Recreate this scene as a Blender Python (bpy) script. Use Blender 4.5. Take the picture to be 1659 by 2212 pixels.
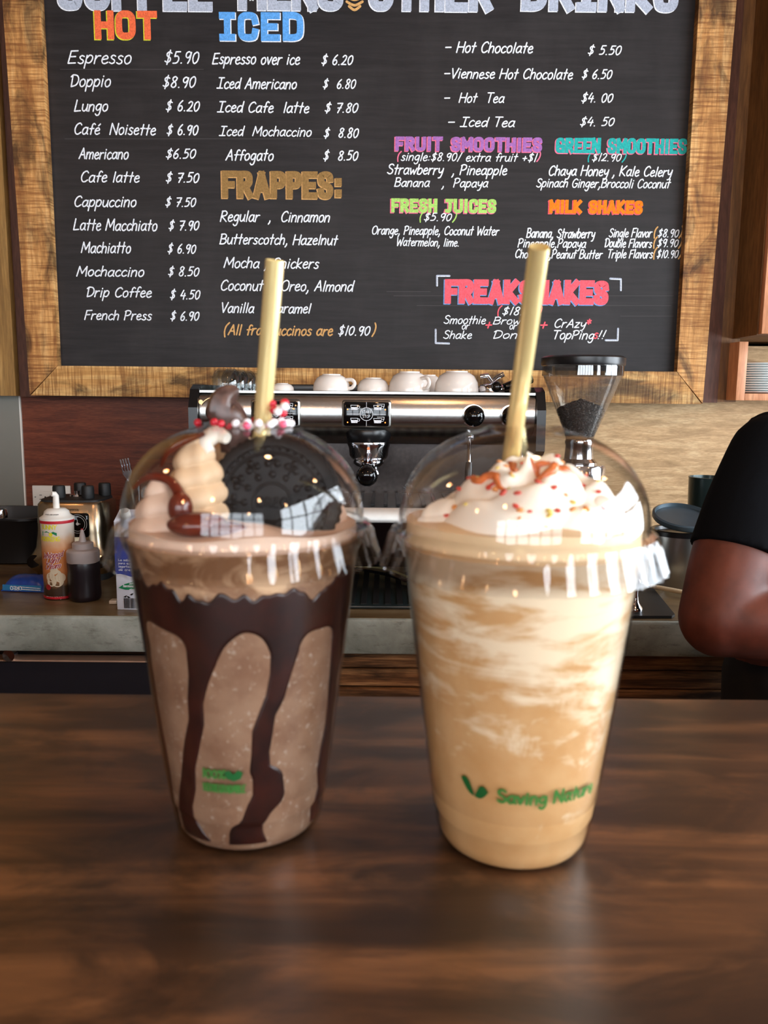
import bpy, bmesh, math, random
from math import sin, cos, pi, radians as R
from mathutils import Vector, Matrix
for o in list(bpy.data.objects): bpy.data.objects.remove(o)
SC = bpy.context.scene
COL = SC.collection
random.seed(7)

# ------------------------------------------------------------------ camera
W, Hh, F = 1659, 2212, 1740.0
H = 1.272                                   # eye height
PITCH, ROLL = 8.3, 0.5
cd = bpy.data.cameras.new('camera'); cam = bpy.data.objects.new('camera', cd); COL.objects.link(cam)
cam.matrix_world = Matrix.Translation((0, 0, H)) @ Matrix.Rotation(R(90 - PITCH), 4, 'X') @ Matrix.Rotation(R(ROLL), 4, 'Z')
cd.sensor_fit = 'VERTICAL'; cd.sensor_height = 24.0; cd.lens = F / Hh * 24.0
cd.clip_start = 0.02; cd.clip_end = 60
cd.dof.use_dof = True; cd.dof.focus_distance = 2.05; cd.dof.aperture_fstop = cd.lens / 1.35
SC.camera = cam
CM = cam.matrix_world.copy(); CR = CM.to_3x3()
def at(px, py, Y):
    """point of the vertical plane y = Y behind pixel (px, py) of the 1659x2212 photograph"""
    d = CR @ Vector(((px - W / 2) / F, -(py - Hh / 2) / F, -1))
    return Vector((0, 0, H)) + d * (Y / d.y)
def atz(px, py, Z):
    d = CR @ Vector(((px - W / 2) / F, -(py - Hh / 2) / F, -1))
    return Vector((0, 0, H)) + d * ((Z - H) / d.z)

# ------------------------------------------------------------------ sky, lights, exposure
SC.view_settings.view_transform = 'Standard'; SC.view_settings.look = 'None'
SC.view_settings.exposure = 0.12; SC.view_settings.gamma = 1.0
SC.view_settings.use_curve_mapping = False
wd = bpy.data.worlds.new('sky'); SC.world = wd; wd.use_nodes = True
bg = wd.node_tree.nodes['Background']; bg.inputs[0].default_value = (0.78, 0.9, 1.0, 1); bg.inputs[1].default_value = 5.0
RX0, RX1, RY0, RY1, CEIL = -3.0, 2.6, -3.6, 2.42, 2.9
def area(name, loc, rot, sx, sy, power, col):
    l = bpy.data.lights.new(name, 'AREA'); l.shape = 'RECTANGLE'; l.size = sx; l.size_y = sy
    l.energy = power; l.color = col
    o = bpy.data.objects.new(name, l); COL.objects.link(o); o.location = loc; o.rotation_euler = rot
    o.visible_camera = True
    return o
# daylight entering by the real window openings of the room
area('daylight', (RX1 - 0.02, -0.3, 1.6), (0, R(90), 0), 1.5, 4.4, 205, (0.86, 0.93, 1.0))
area('daylight', (-0.2, RY0 + 0.02, 1.55), (R(90), 0, 0), 4.2, 1.5, 72, (0.92, 0.95, 1.0))

# ------------------------------------------------------------------ helpers
def lin(c):
    f = lambda v: v / 12.92 if v <= 0.04045 else ((v + 0.055) / 1.055) ** 2.4
    return tuple(f(v / 255.0) for v in c) + (1.0,)
class NT:
    def __init__(s, name):
        s.m = bpy.data.materials.new(name); s.m.use_nodes = True
        s.t = s.m.node_tree; s.n = s.t.nodes; s.l = s.t.links
        s.b = s.n['Principled BSDF']; s.out = s.n['Material Output']
    def new(s, ty, **kw):
        n = s.n.new(ty)
        for k, v in kw.items(): setattr(n, k, v)
        return n
    def link(s, a, b): s.l.new(a, b)
    def coord(s, scale=(1, 1, 1), rot=(0, 0, 0), loc=(0, 0, 0)):
        tc = s.new('ShaderNodeTexCoord'); mp = s.new('ShaderNodeMapping')
        mp.inputs['Scale'].default_value = scale; mp.inputs['Rotation'].default_value = rot; mp.inputs['Location'].default_value = loc
        s.link(tc.outputs['Object'], mp.inputs['Vector']); return mp.outputs[0]
    def noise(s, vec, scale=5, detail=4, rough=0.5, dist=0.0):
        n = s.new('ShaderNodeTexNoise'); n.inputs['Scale'].default_value = scale
        n.inputs['Detail'].default_value = detail; n.inputs['Roughness'].default_value = rough
        n.inputs['Distortion'].default_value = dist
        s.link(vec, n.inputs['Vector']); return n.outputs['Fac']
    def ramp(s, fac, stops):
        r = s.new('ShaderNodeValToRGB'); e = r.color_ramp.elements
        while len(e) > 1: e.remove(e[-1])
        e[0].position = stops[0][0]; e[0].color = stops[0][1]
        for p, c in stops[1:]:
            x = e.new(p); x.color = c
        s.link(fac, r.inputs[0]); return r.outputs[0]
    def mix(s, fac, a, b, mode='MIX'):
        m = s.new('ShaderNodeMix', data_type='RGBA', blend_type=mode)
        for v, i in ((fac, 0), (a, 6), (b, 7)):
            if isinstance(v, (int, float)): m.inputs[i].default_value = v
            elif isinstance(v, tuple): m.inputs[i].default_value = v
            else: s.link(v, m.inputs[i])
        return m.outputs[2]
    def math(s, op, a, b=0.0, clamp=False):
        m = s.new('ShaderNodeMath', operation=op); m.use_clamp = clamp
        for v, i in ((a, 0), (b, 1)):
            if isinstance(v, (int, float)): m.inputs[i].default_value = v
            else: s.link(v, m.inputs[i])
        return m.outputs[0]
    def bump(s, h, strength=0.3, dist=0.002):
        b = s.new('ShaderNodeBump'); b.inputs['Strength'].default_value = strength; b.inputs['Distance'].default_value = dist
        s.link(h, b.inputs['Height']); s.link(b.outputs[0], s.b.inputs['Normal'])
    def base(s, c):
        if isinstance(c, tuple): s.b.inputs['Base Color'].default_value = c
        else: s.link(c, s.b.inputs['Base Color'])
    def set(s, **kw):
        for k, v in kw.items():
            i = s.b.inputs[k.replace('_', ' ')]
            if isinstance(v, (int, float, tuple)): i.default_value = v
            else: s.link(v, i)
        return s.m
WHITE4 = (1, 1, 1, 1); BLK = (0, 0, 0, 1)
def plain(name, rgb, rough=0.5, metal=0.0, var=0.08, vs=30, spec=None, **kw):
    t = NT(name); c = lin(rgb)
    n = t.noise(t.coord(), vs, 4)
    d = tuple(v * (1 - var) for v in c[:3]) + (1,); e = tuple(min(1, v * (1 + var)) for v in c[:3]) + (1,)
    t.base(t.ramp(n, [(0.3, d), (0.7, e)]))
    t.set(Roughness=rough, Metallic=metal)
    if spec is not None: t.b.inputs['Specular IOR Level'].default_value = spec
    for k, v in kw.items(): t.b.inputs[k.replace('_', ' ')].default_value = v
    return t.m
def wood(name, dark, mid, light, stretch=(1, 1, 1), scale=12, rough=0.55, saw=None, burn=0.0, bump=0.25, knots=0.0, coat=0.0, spec=0.5, burnscale=3.0, burnvec=None):
    t = NT(name)
    v = t.coord(stretch)
    n1 = t.noise(v, scale, 8, 0.62, 0.6)
    c = t.ramp(n1, [(0.28, lin(dark)), (0.5, lin(mid)), (0.72, lin(light))])
    n2 = t.noise(v, scale * 6, 3, 0.6)
    c = t.mix(t.ramp(n2, [(0.35, (0.3 if saw else 0.55,) * 3 + (1,)), (0.6, BLK)]), c, lin(dark))
    h = n1
    if saw:
        n3 = t.noise(t.coord(saw), 14, 5, 0.65)
        c = t.mix(t.ramp(n3, [(0.38, (0.75,) * 3 + (1,)), (0.56, BLK)]), c, lin(dark))
        h = t.math('ADD', n1, n3)
    if burn:
        n4 = t.noise(t.coord(burnvec or tuple(0.35 * s + 0.5 for s in stretch)), burnscale, 5, 0.6, 0.8)
        c = t.mix(t.ramp(n4, [(0.49, BLK), (0.64, (burn,) * 3 + (1,))]), c, lin(tuple(v * 0.3 for v in dark)))
    t.base(c); t.set(Roughness=rough); t.b.inputs['Coat Weight'].default_value = coat
    t.b.inputs['Coat Roughness'].default_value = 0.2
    t.b.inputs['Specular IOR Level'].default_value = spec
    t.bump(h, bump, 0.002)
    return t.m
def clear(name, tint=(1, 1, 1, 1), ior=1.45, rough=0.02, haze=0.0, hazecol=(0.8, 0.8, 0.8, 1)):
    """thin clear plastic or glass: see-through body, fresnel reflection"""
    t = NT(name); t.n.remove(t.b)
    tr = t.new('ShaderNodeBsdfTransparent'); tr.inputs[0].default_value = tint
    gl = t.new('ShaderNodeBsdfGlossy'); gl.inputs['Roughness'].default_value = rough
    fr = t.new('ShaderNodeFresnel'); geo = t.new('ShaderNodeNewGeometry')
    # the same reflectance from either face of the thin sheet
    t.link(t.math('ADD', ior, t.math('MULTIPLY', geo.outputs['Backfacing'], 1.0 / ior - ior)), fr.inputs[0])
    n = t.noise(t.coord(), 60, 2); bp = t.new('ShaderNodeBump'); bp.inputs['Strength'].default_value = 0.08; bp.inputs['Distance'].default_value = 0.002
    t.link(n, bp.inputs['Height']); t.link(bp.outputs[0], gl.inputs['Normal']); t.link(bp.outputs[0], fr.inputs['Normal'])
    mx = t.new('ShaderNodeMixShader'); t.link(fr.outputs[0], mx.inputs[0])
    src = tr.outputs[0]
    if haze:
        df = t.new('ShaderNodeBsdfDiffuse'); df.inputs[0].default_value = hazecol
        m2 = t.new('ShaderNodeMixShader'); m2.inputs[0].default_value = haze
        t.link(tr.outputs[0], m2.inputs[1]); t.link(df.outputs[0], m2.inputs[2]); src = m2.outputs[0]
    t.link(src, mx.inputs[1]); t.link(gl.outputs[0], mx.inputs[2]); t.link(mx.outputs[0], t.out.inputs[0])
    return t.m

class MB:
    def __init__(s): s.v = []; s.f = []
    def add(s, vs, fs, M=None):
        b = len(s.v)
        s.v += [tuple(M @ Vector(p)) if M is not None else tuple(p) for p in vs]
        s.f += [tuple(b + i for i in f) for f in fs]; return s
    def box(s, x0, x1, y0, y1, z0, z1, bev=0.0, seg=2, M=None):
        bm = bmesh.new(); bmesh.ops.create_cube(bm, size=1)
        for v in bm.verts:
            v.co = ((x0 + x1) / 2 + v.co.x * (x1 - x0), (y0 + y1) / 2 + v.co.y * (y1 - y0), (z0 + z1) / 2 + v.co.z * (z1 - z0))
        if bev: bmesh.ops.bevel(bm, geom=bm.edges[:], offset=bev, segments=seg, affect='EDGES', profile=0.5)
        bm.verts.index_update()
        s.add([v.co[:] for v in bm.verts], [[v.index for v in f.verts] for f in bm.faces], M); bm.free(); return s
    def lathe(s, prof, n=32, c=(0, 0, 0), M=None, fn=None):
        """prof: list of (r, z); ends with r == 0 are closed to a point ring"""
        vs = []; fs = []; m = len(prof)
        for j, (r, z) in enumerate(prof):
            for i in range(n):
                a = 2 * pi * i / n
                rr = fn(r, a, z) if fn else r
                vs.append((c[0] + rr * cos(a), c[1] + rr * sin(a), c[2] + z))
        for j in range(m - 1):
            for i in range(n):
                fs.append((j * n + i, j * n + (i + 1) % n, (j + 1) * n + (i + 1) % n, (j + 1) * n + i))
        if prof[0][0] > 1e-7 and prof[0] != prof[-1]: fs.append(tuple(range(n))[::-1])
        if prof[-1][0] > 1e-7 and prof[0] != prof[-1]: fs.append(tuple((m - 1) * n + i for i in range(n)))
        return s.add(vs, fs, M)
    def tube(s, pts, r, n=10, cap=True, M=None, lobes=0, lobeamp=0.0, twist=0.0):
        pts = [Vector(p) for p in pts]; m = len(pts)
        if isinstance(r, (list, tuple)):
            k = len(r) - 1; rr = []
            for j in range(m):
                q = j / max(1, m - 1) * k; i0 = min(int(q), k - 1) if k else 0
                rr.append(r[i0] + (r[min(i0 + 1, k)] - r[i0]) * (q - i0))
        else: rr = [r] * m
        t0 = (pts[1] - pts[0]).normalized()
        u = t0.orthogonal().normalized(); vs = []; fs = []
        for j in range(m):
            t = (pts[min(j + 1, m - 1)] - pts[max(j - 1, 0)]).normalized()
            u = (u - t * u.dot(t)).normalized(); w = t.cross(u)
            for i in range(n):
                a = 2 * pi * i / n
                q = rr[j] * (1 + lobeamp * cos(lobes * a + twist * j))
                vs.append(pts[j] + (u * cos(a) + w * sin(a)) * q)
        for j in range(m - 1):
            for i in range(n):
                fs.append((j * n + i, j * n + (i + 1) % n, (j + 1) * n + (i + 1) % n, (j + 1) * n + i))
        if cap: fs += [tuple(range(n))[::-1], tuple((m - 1) * n + i for i in range(n))]
        return s.add(vs, fs, M)
    def ball(s, c, rx, ry=None, rz=None, n=16, k=10, M=None):
        ry = ry or rx; rz = rz or rx; vs = []; fs = []
        for j in range(1, k):
            t = pi * j / k
            for i in range(n):
                a = 2 * pi * i / n
                vs.append((c[0] + rx * sin(t) * cos(a), c[1] + ry * sin(t) * sin(a), c[2] + rz * cos(t)))
        top = len(vs); vs += [(c[0], c[1], c[2] + rz), (c[0], c[1], c[2] - rz)]
        for j in range(k - 2):
            for i in range(n):
                fs.append((j * n + i, (j + 1) * n + i, (j + 1) * n + (i + 1) % n, j * n + (i + 1) % n))
        for i in range(n):
            fs.append((top, i, (i + 1) % n)); fs.append((top + 1, (k - 2) * n + (i + 1) % n, (k - 2) * n + i))
        return s.add(vs, fs, M)
    def prism(s, poly, y0, y1, M=None):
        """poly in (x, z), extruded from y0 to y1"""
        n = len(poly)
        vs = [(x, y0, z) for x, z in poly] + [(x, y1, z) for x, z in poly]
        fs = [tuple(range(n)), tuple(range(2 * n - 1, n - 1, -1))] + [(i, i + n, (i + 1) % n + n, (i + 1) % n) for i in range(n)]
        return s.add(vs, fs, M)
    def make(s, name, mat, parent=None, smooth=40, kind=None):
        me = bpy.data.meshes.new(name); me.from_pydata(s.v, [], s.f)
        bm = bmesh.new(); bm.from_mesh(me); bmesh.ops.recalc_face_normals(bm, faces=bm.faces[:]); bm.to_mesh(me); bm.free()
        me.materials.append(mat)
        if smooth:
            me.polygons.foreach_set('use_smooth', [True] * len(me.polygons)); me.set_sharp_from_angle(angle=R(smooth))
        me.update()
        o = bpy.data.objects.new(name, me); COL.objects.link(o)
        if parent is not None: o.parent = parent
        if kind: o['kind'] = kind
        return o
def thing(name, label, cat, loc=(0, 0, 0), rz=0.0, group=None):
    o = bpy.data.objects.new(name, None); COL.objects.link(o); o.empty_display_size = 0.02
    o.location = loc; o.rotation_euler = (0, 0, rz); o['label'] = label; o['category'] = cat
    if group: o['group'] = group
    return o
def tag(o, label, cat, group=None):
    o['label'] = label; o['category'] = cat
    if group: o['group'] = group
    return o
def struct(o): o['kind'] = 'structure'; return o
def dup(root, loc=None, label=None, rz=None):
    r = root.copy(); COL.objects.link(r)
    if loc is not None: r.location = loc
    if rz is not None: r.rotation_euler = (0, 0, rz)
    if label: r['label'] = label
    for ch in list(root.children):
        c = ch.copy(); COL.objects.link(c); c.parent = r
        for g in ch.children:
            d = g.copy(); COL.objects.link(d); d.parent = c
    return r

# ------------------------------------------------------------------ handwriting: single stroke glyphs (cap height 7, x height 4.4)
G = {
'A':'5|0,0 2.7,7 2.7,7 4.7,0;1,2.6 4.1,2.6','B':'4.7|0.4,7 0.2,0;0,6.7 2.6,7 4,5.6 3,4 0.6,3.7;0.6,3.7 3.6,3.4 4.4,1.8 3,0.2 0,0.1',
'C':'4.8|4.5,5.9 3.3,7 1.3,6 0.3,3.2 1.1,0.6 2.8,0 4.6,1.2','D':'5.2|1,6.6 0.9,0;0,5.8 1.4,6.9 4,6.3 5,3.7 3.8,1 0.9,0',
'E':'4.4|4.1,7 0.6,6.8 0.6,6.8 0.1,0 0.1,0 3.9,0.2;0.4,3.6 3.4,3.8','F':'4.1|4.3,7 0.6,6.8 0.6,6.8 0.1,0;0.4,3.6 3.2,3.8',
'G':'5|4.6,6 3,7 1.1,5.8 0.3,3 1.3,0.4 3.2,0 4.6,1.6 4.7,3.2 4.7,3.2 2.8,3.2','H':'5.2|0.4,7 0.1,0;4.9,7 4.6,0;0.3,3.6 4.7,3.7',
'I':'4.6|0.4,7 4.4,7;2.4,7 2.1,0;0,0 4.2,0','J':'4.4|1,7 4.4,7;3,7 2.9,2 2,0.1 0.8,0.2 0.2,1.6','K':'4.8|0.4,7 0.1,0;4.4,7 0.5,3.2 0.5,3.2 4.4,0',
'L':'4.2|0.7,7 0.1,0 0.1,0 4,0.3','M':'6.4|0,0 0.8,7 0.8,7 3.1,2 3.1,2 5.6,7 5.6,7 6,0','N':'5.2|0,0 0.5,7 0.5,7 4.5,0 4.5,0 5,7',
'O':'5.4|2.8,7 0.8,5.8 0.2,3.2 1,0.7 2.6,0 4.4,1 5.1,3.7 4.4,6.2 2.8,7','P':'4.6|0.6,6.8 0.3,0;0,6.3 1.8,7.1 3.9,6.4 4,4.5 2.4,3.3 0.5,3.2',
'R':'4.8|0.5,7 0.1,0;0.2,6.7 2.6,7 4.1,5.7 3.1,4 0.5,3.6 0.5,3.6 4.4,0','S':'4.4|4,6.1 2.7,7 0.9,6.4 0.8,4.8 2.4,3.7 3.9,2.6 3.6,0.7 2,0 0.2,0.9',
'T':'4.8|0.2,7 4.9,7;2.7,7 2.3,0','U':'5|0.4,7 0.3,2 1.2,0.2 2.8,0 4.2,0.9 4.7,3 4.7,7','V':'4.6|0,7 2,0 2,0 4.6,7.2','W':'6.6|0.1,7 1.3,0 1.3,0 3.3,5 3.3,5 4.8,0 4.8,0 6.6,7',
'q':'3.9|3.4,3.6 2.2,4.4 0.8,3.5 0.3,1.8 1.2,0.6 2.5,1 3.5,2.8;3.5,4.2 3.2,-2.6','X':'4.6|0.2,7 4.4,0;4.4,7 0,0','Y':'4.8|0.1,7 2.5,3.6 2.5,3.6 4.8,7;2.5,3.6 2.2,0','Z':'4.6|0.4,7 4.4,7 4.4,7 0.2,0 0.2,0 4.2,0',
'a':'4.1|3.5,3.5 2.4,4.4 0.9,3.7 0.2,1.8 0.9,0.2 2.2,0.3 3.4,2 3.6,4.3 3.6,4.3 3.4,1.2 4.1,0.1','b':'3.9|0.4,7 0.3,0.2;0.3,2.6 1.6,4.3 3.2,3.9 3.6,2 2.6,0.2 1.2,0 0.3,0.9',
'c':'3.3|3.2,3.7 2.2,4.4 0.8,3.6 0.2,1.8 0.9,0.3 2.1,0 3.3,0.8','d':'4|3.4,3.4 2.3,4.3 0.8,3.6 0.2,1.7 1,0.1 2.4,0.5 3.5,2.4;3.9,7 3.6,3 3.8,0',
'e':'3.5|0.4,2.2 2.8,2.7 3,3.6 2.1,4.4 0.8,3.7 0.2,2 0.8,0.4 2,0 3.4,0.8','f':'3.2|3.6,6.4 2.7,7 1.7,6 1.5,3 1.3,0;0.2,3.6 3,3.8',
'g':'3.9|3.4,3.6 2.2,4.4 0.8,3.5 0.3,1.8 1.2,0.6 2.5,1 3.5,2.8;3.5,4.2 3.4,0 2.8,-2.2 1.4,-2.7 0.4,-1.8','h':'3.8|0.4,7 0.2,0;0.3,2.6 1.6,4.2 3,4 3.3,2.6 3.2,0',
'i':'1.6|0.8,4.3 0.6,0;0.95,6.1 0.9,5.8','j':'2|1.4,4.3 1.2,-1.2 0.2,-2.4;1.5,6.1 1.5,5.8','k':'3.6|0.4,7 0.2,0;3.1,4.4 0.4,1.9 0.4,1.9 3.2,0','l':'1.5|0.9,7 0.6,0',
'm':'5.8|0.3,4.3 0.2,0;0.3,2.6 1.4,4.3 2.6,4 2.8,2.6 2.7,0;2.8,2.6 3.9,4.3 5.1,4 5.3,2.5 5.2,0','n':'3.9|0.3,4.3 0.2,0;0.3,2.6 1.6,4.3 3,4 3.3,2.6 3.2,0',
'o':'3.7|1.9,4.4 0.6,3.6 0.2,1.9 0.9,0.3 2,0 3.2,1 3.4,2.8 2.8,4.1 1.9,4.4','p':'3.9|0.4,4.3 0,-2.6;0.4,2.7 1.7,4.4 3.2,3.9 3.5,2.3 2.6,0.5 1.2,0.3 0.3,1.2',
'r':'3|0.4,4.3 0.2,0;0.3,2.3 1.4,4 2.9,4.2','s':'3.1|2.8,3.9 1.6,4.4 0.6,3.6 1.2,2.6 2.5,1.8 2.6,0.6 1.4,0 0.1,0.6','t':'3|1.7,6.8 1.2,0;0.1,4.2 2.9,4.3',
'u':'3.9|0.3,4.3 0.3,1.4 1.2,0.1 2.4,0.4 3.4,2.4;3.5,4.3 3.4,1 3.8,0','v':'3.3|0.1,4.3 1.5,0 1.5,0 3.3,4.4','w':'5|0.1,4.3 1,0 1,0 2.5,3.2 2.5,3.2 3.6,0 3.6,0 5,4.4',
'x':'3.4|0.2,4.3 3.2,0;3.2,4.4 0.1,0','y':'3.7|0.3,4.3 0.5,2 1.4,1.2 2.6,1.8 3.4,3.2;3.5,4.3 3.2,0.5 2.4,-2.1 1,-2.6','z':'3.4|0.3,4.2 3.1,4.3 3.1,4.3 0.2,0 0.2,0 3.2,0.1',
'0':'4|2.2,6.4 0.7,5.2 0.3,2.8 1,0.6 2,0.1 3.3,1.4 3.7,3.8 3.2,5.8 2.2,6.4','1':'2|1.5,6.8 0.8,0','2':'4|0.6,5.4 1.8,6.5 3.2,5.8 3,3.8 1.4,1.4 0.2,0.3 0.2,0.3 3.8,0.3',
'4':'4.2|2,6.8 0.3,2.6 0.3,2.6 4,2.8;3.3,4.6 2.8,0','5':'4|3.8,6.6 1.2,6.5 1.2,6.5 0.8,3.9 0.8,3.9 2.6,4.1 3.5,2.5 2.6,0.5 0.4,0.2',
'6':'3.9|2.9,6.8 1.3,5 0.4,2.4 1,0.4 2.4,0.1 3.4,1.6 2.8,3.2 1.6,3.3 0.5,2','7':'4|0.2,6.4 3.8,6.6 3.8,6.6 1.5,0;1,3.2 3.3,3.4','8':'4|3.5,5.9 2.2,6.8 0.9,5.9 1.2,4.4 3,2.8 3.3,1 2,0 0.6,0.9 1,2.6 2.9,4.2 3.5,5.9',
'9':'4|3.5,5.4 2.2,6.6 0.7,5.6 0.8,3.8 2.2,3.2 3.5,5.2;3.6,6.2 3.2,2 2.4,0','3':'4|0.6,6 2,6.8 3.4,5.8 2.6,4 1.4,3.6 3.4,2.8 3.4,0.9 1.8,0 0.2,0.6','%':'5|4.6,6.8 0.4,0;1.2,6.6 0.4,5.6 1.2,4.6 2,5.6 1.2,6.6;3.9,2.2 3.1,1.2 3.9,0.2 4.7,1.2 3.9,2.2',
'$':'4.2|3.7,5.6 2.2,6.3 0.9,5.4 1.3,4 3.1,3 3.3,1.5 1.9,0.6 0.3,1.2;2.5,7.3 1.7,-0.6','.':'1.6|0.6,0.1 0.8,0.2',',':'1.8|1,0.5 0.9,-0.6 0.2,-1.8',';':'1.8|1,0.5 0.9,-0.6 0.2,-1.8;1,3.6 1,3.8',
':':'1.6|0.6,0.6 0.7,0.8;0.8,3.6 0.9,3.8','(':'2.4|2.2,7.8 0.7,5.6 0.4,2.4 1.2,-0.8',')':'2.4|0.9,7.8 2,5.6 1.8,2.2 0.4,-0.8','-':'4.6|0.2,3.2 4,3.3','/':'3|2.6,7 0.4,-0.4','+':'4|0.4,2.6 3.6,2.7;2.1,4.3 1.9,0.9',
'!':'1.8|1.2,7.2 0.7,2;0.5,0.1 0.6,0.3','*':'2.6|1.3,4.6 1.3,1.8;0.2,3.9 2.4,2.5;2.4,3.9 0.2,2.5',"'":'1.2|0.9,6.6 0.4,5.4',' ':'2.6|',
'~':'3.5|0.4,2.2 2.8,2.7 3,3.6 2.1,4.4 0.8,3.7 0.2,2 0.8,0.4 2,0 3.4,0.8;2,5.8 3,7',
}
def crom(pts, k=5):
    out = []; n = len(pts)
    if n == 2: return list(pts)
    for i in range(n - 1):
        p1, p2 = pts[i], pts[i + 1]
        if p1 == p2: continue
        p0 = pts[i - 1] if i > 0 else p1
        p3 = pts[i + 2] if i + 2 < n else p2
        for j in range(k):
            t = j / k; t2 = t * t; t3 = t2 * t
            out.append(tuple(0.5 * (2 * b + (c - a) * t + (2 * a - 5 * b + 4 * c - d) * t2 + (3 * b - a - 3 * c + d) * t3) for a, b, c, d in zip(p0, p1, p2, p3)))
    out.append(pts[-1]); return out
GL = {}
for ch, s in G.items():
    w_, st = s.split('|')
    GL[ch] = (float(w_), [crom([tuple(map(float, p.split(','))) for p in q.split()]) for q in st.split(';') if q])
BLOCK = {'A':'5|0,0 2.5,7 2.5,7 5,0;1.1,2.2 3.9,2.2','C':'4.6|4.6,5.2 4.2,6.6 3.2,7 1.4,7 0.3,6.4 0,5.2 0,1.8 0.3,0.6 1.4,0 3.2,0 4.2,0.4 4.6,1.8','D':'4.8|0,0 0,7 0,7 2.6,7 4.2,6.4 4.7,5 4.7,2 4.2,0.6 2.6,0 0,0 0,0',
'E':'4.2|4.2,7 0,7 0,7 0,0 0,0 4.2,0;0,3.5 3.4,3.5','F':'4.2|4.2,7 0,7 0,7 0,0;0,3.5 3.2,3.5','G':'4.8|4.7,5.4 4.2,6.6 3.2,7 1.4,7 0.3,6.4 0,5.2 0,1.8 0.3,0.6 1.4,0 3.2,0 4.7,0 4.7,0 4.7,3 4.7,3 2.8,3',
'H':'4.6|0,7 0,0;4.6,7 4.6,0;0,3.5 4.6,3.5','I':'3.2|1.6,7 1.6,0;0,7 3.2,7;0,0 3.2,0','J':'4|0.4,7 4,7;2.8,7 2.8,1.4 2.2,0.2 1.4,0 0.2,0.2','K':'4.8|0,7 0,0;4.4,7 0.6,3.4 0.6,3.4 4.6,0','L':'3.8|0,7 0,0 0,0 3.8,0',
'M':'5.8|0,0 0,7 0,7 2.9,2.8 2.9,2.8 5.8,7 5.8,7 5.8,0','N':'4.8|0,0 0,7 0,7 4.8,0 4.8,0 4.8,7','O':'4.8|2.4,7 1.2,6.9 0.3,6.2 0,5 0,2 0.3,0.8 1.2,0.1 2.4,0 3.6,0.1 4.5,0.8 4.8,2 4.8,5 4.5,6.2 3.6,6.9 2.4,7',
'P':'4.4|0,0 0,7 0,7 3,7 4.1,6.4 4.3,5.2 4.1,4 3,3.4 0,3.4','R':'4.6|0,0 0,7 0,7 3,7 4.1,6.4 4.3,5.2 4.1,4 3,3.4 0,3.4;2,3.4 4.4,0','S':'4.4|4.3,5.6 4,6.6 3,7 1.4,7 0.4,6.6 0.1,5.4 0.5,4.2 2.2,3.5 3.9,2.8 4.3,1.7 4,0.5 3,0 1.4,0 0.4,0.4 0,1.5',
'T':'4.8|0,7 4.8,7;2.4,7 2.4,0','U':'4.8|0,7 0,1.6 0.4,0.5 1.5,0 3.3,0 4.4,0.5 4.8,1.6 4.8,7','i':'1.4|0.7,4.2 0.7,0;0.7,6.5 0.7,7','t':'3|1.5,7 1.5,0;0,4.8 3,4.8',':':'1.6|0.8,0.6 0.8,1.1;0.8,4.4 0.8,4.9'}
GB = dict(GL)
for ch, s in BLOCK.items():
    w_, st = s.split('|')
    GB[ch] = (float(w_), [crom([tuple(map(float, p.split(','))) for p in q.split()], 3) for q in st.split(';') if q])
def strokes_of(text, slant=0.22, track=0.75, jit=0.15, rnd=random):
    x = 0; out = []
    for ch in text:
        w_, st = (GB if jit == .05 else GL)[ch]; dy = rnd.uniform(-jit, jit); sc = 1 + rnd.uniform(-jit, jit) * 0.25
        for q in st: out.append([(x + (px + slant * py) , py * sc + dy) for px, py in q])
        x += w_ + track
    return out, x - track
def lift(mb, fmap, ps):
    """map 2D points to the surface; each piece lies a few microns above the one before"""
    mb.k = (getattr(mb, 'k', 0) + 1) % 29
    x, y = ps[0]; e = 1e-4
    p0, p1, p2 = Vector(fmap(x, y)), Vector(fmap(x + e, y)), Vector(fmap(x, y + e))
    n = (p1 - p0).cross(p2 - p0).normalized() * (mb.k * 1.2e-5)
    return [tuple(Vector(fmap(a, b)) + n) for a, b in ps]
def ribbon(mb, pts, w, fmap, caps=True, arc=8):
    """flat stroke of width w along pts (2D), mapped to 3D by fmap(x, y)"""
    P = [Vector((p[0], p[1])) for p in pts]
    Q = [P[0]]
    for p in P[1:]:
        if (p - Q[-1]).length > 1e-6: Q.append(p)
    P = Q; n = len(P)
    if n < 2: return
    segs = [(P[i + 1] - P[i]).normalized() for i in range(n - 1)]
    def side(i, d):                             # offset pair at point i, seen from segment d
        a = segs[max(i - 1, 0)]; b = segs[min(i, n - 2)]
        if a.dot(b) < 0.3: t = d; q = 1
        else: t = (a + b).normalized(); q = max(0.6, t.dot(a))
        return Vector((-t.y, t.x)) * w / 2 / q
    for i in range(n - 1):
        m0, m1 = side(i, segs[i]), side(i + 1, segs[i])
        if caps == 'square':
            e0 = i == 0 or segs[i - 1].dot(segs[i]) < 0.3; e1 = i == n - 2 or segs[i].dot(segs[i + 1]) < 0.3
            A_ = P[i] - segs[i] * (w / 2 if e0 else 0); B_ = P[i + 1] + segs[i] * (w / 2 if e1 else 0)
            mb.add(lift(mb, fmap, [(v.x, v.y) for v in (A_ + m0, A_ - m0, B_ - m1, B_ + m1)]), [(0, 1, 2, 3)]); continue
        q = [P[i] + m0, P[i] - m0, P[i + 1] - m1, P[i + 1] + m1]
        mb.add(lift(mb, fmap, [(v.x, v.y) for v in q]), [(0, 1, 2, 3)])
        if caps is True and i and segs[i - 1].dot(segs[i]) < 0.3: disc(mb, P[i], w / 2, fmap, arc)
    if caps is True:
        disc(mb, P[0], w / 2, fmap, arc); disc(mb, P[-1], w / 2, fmap, arc)
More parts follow.
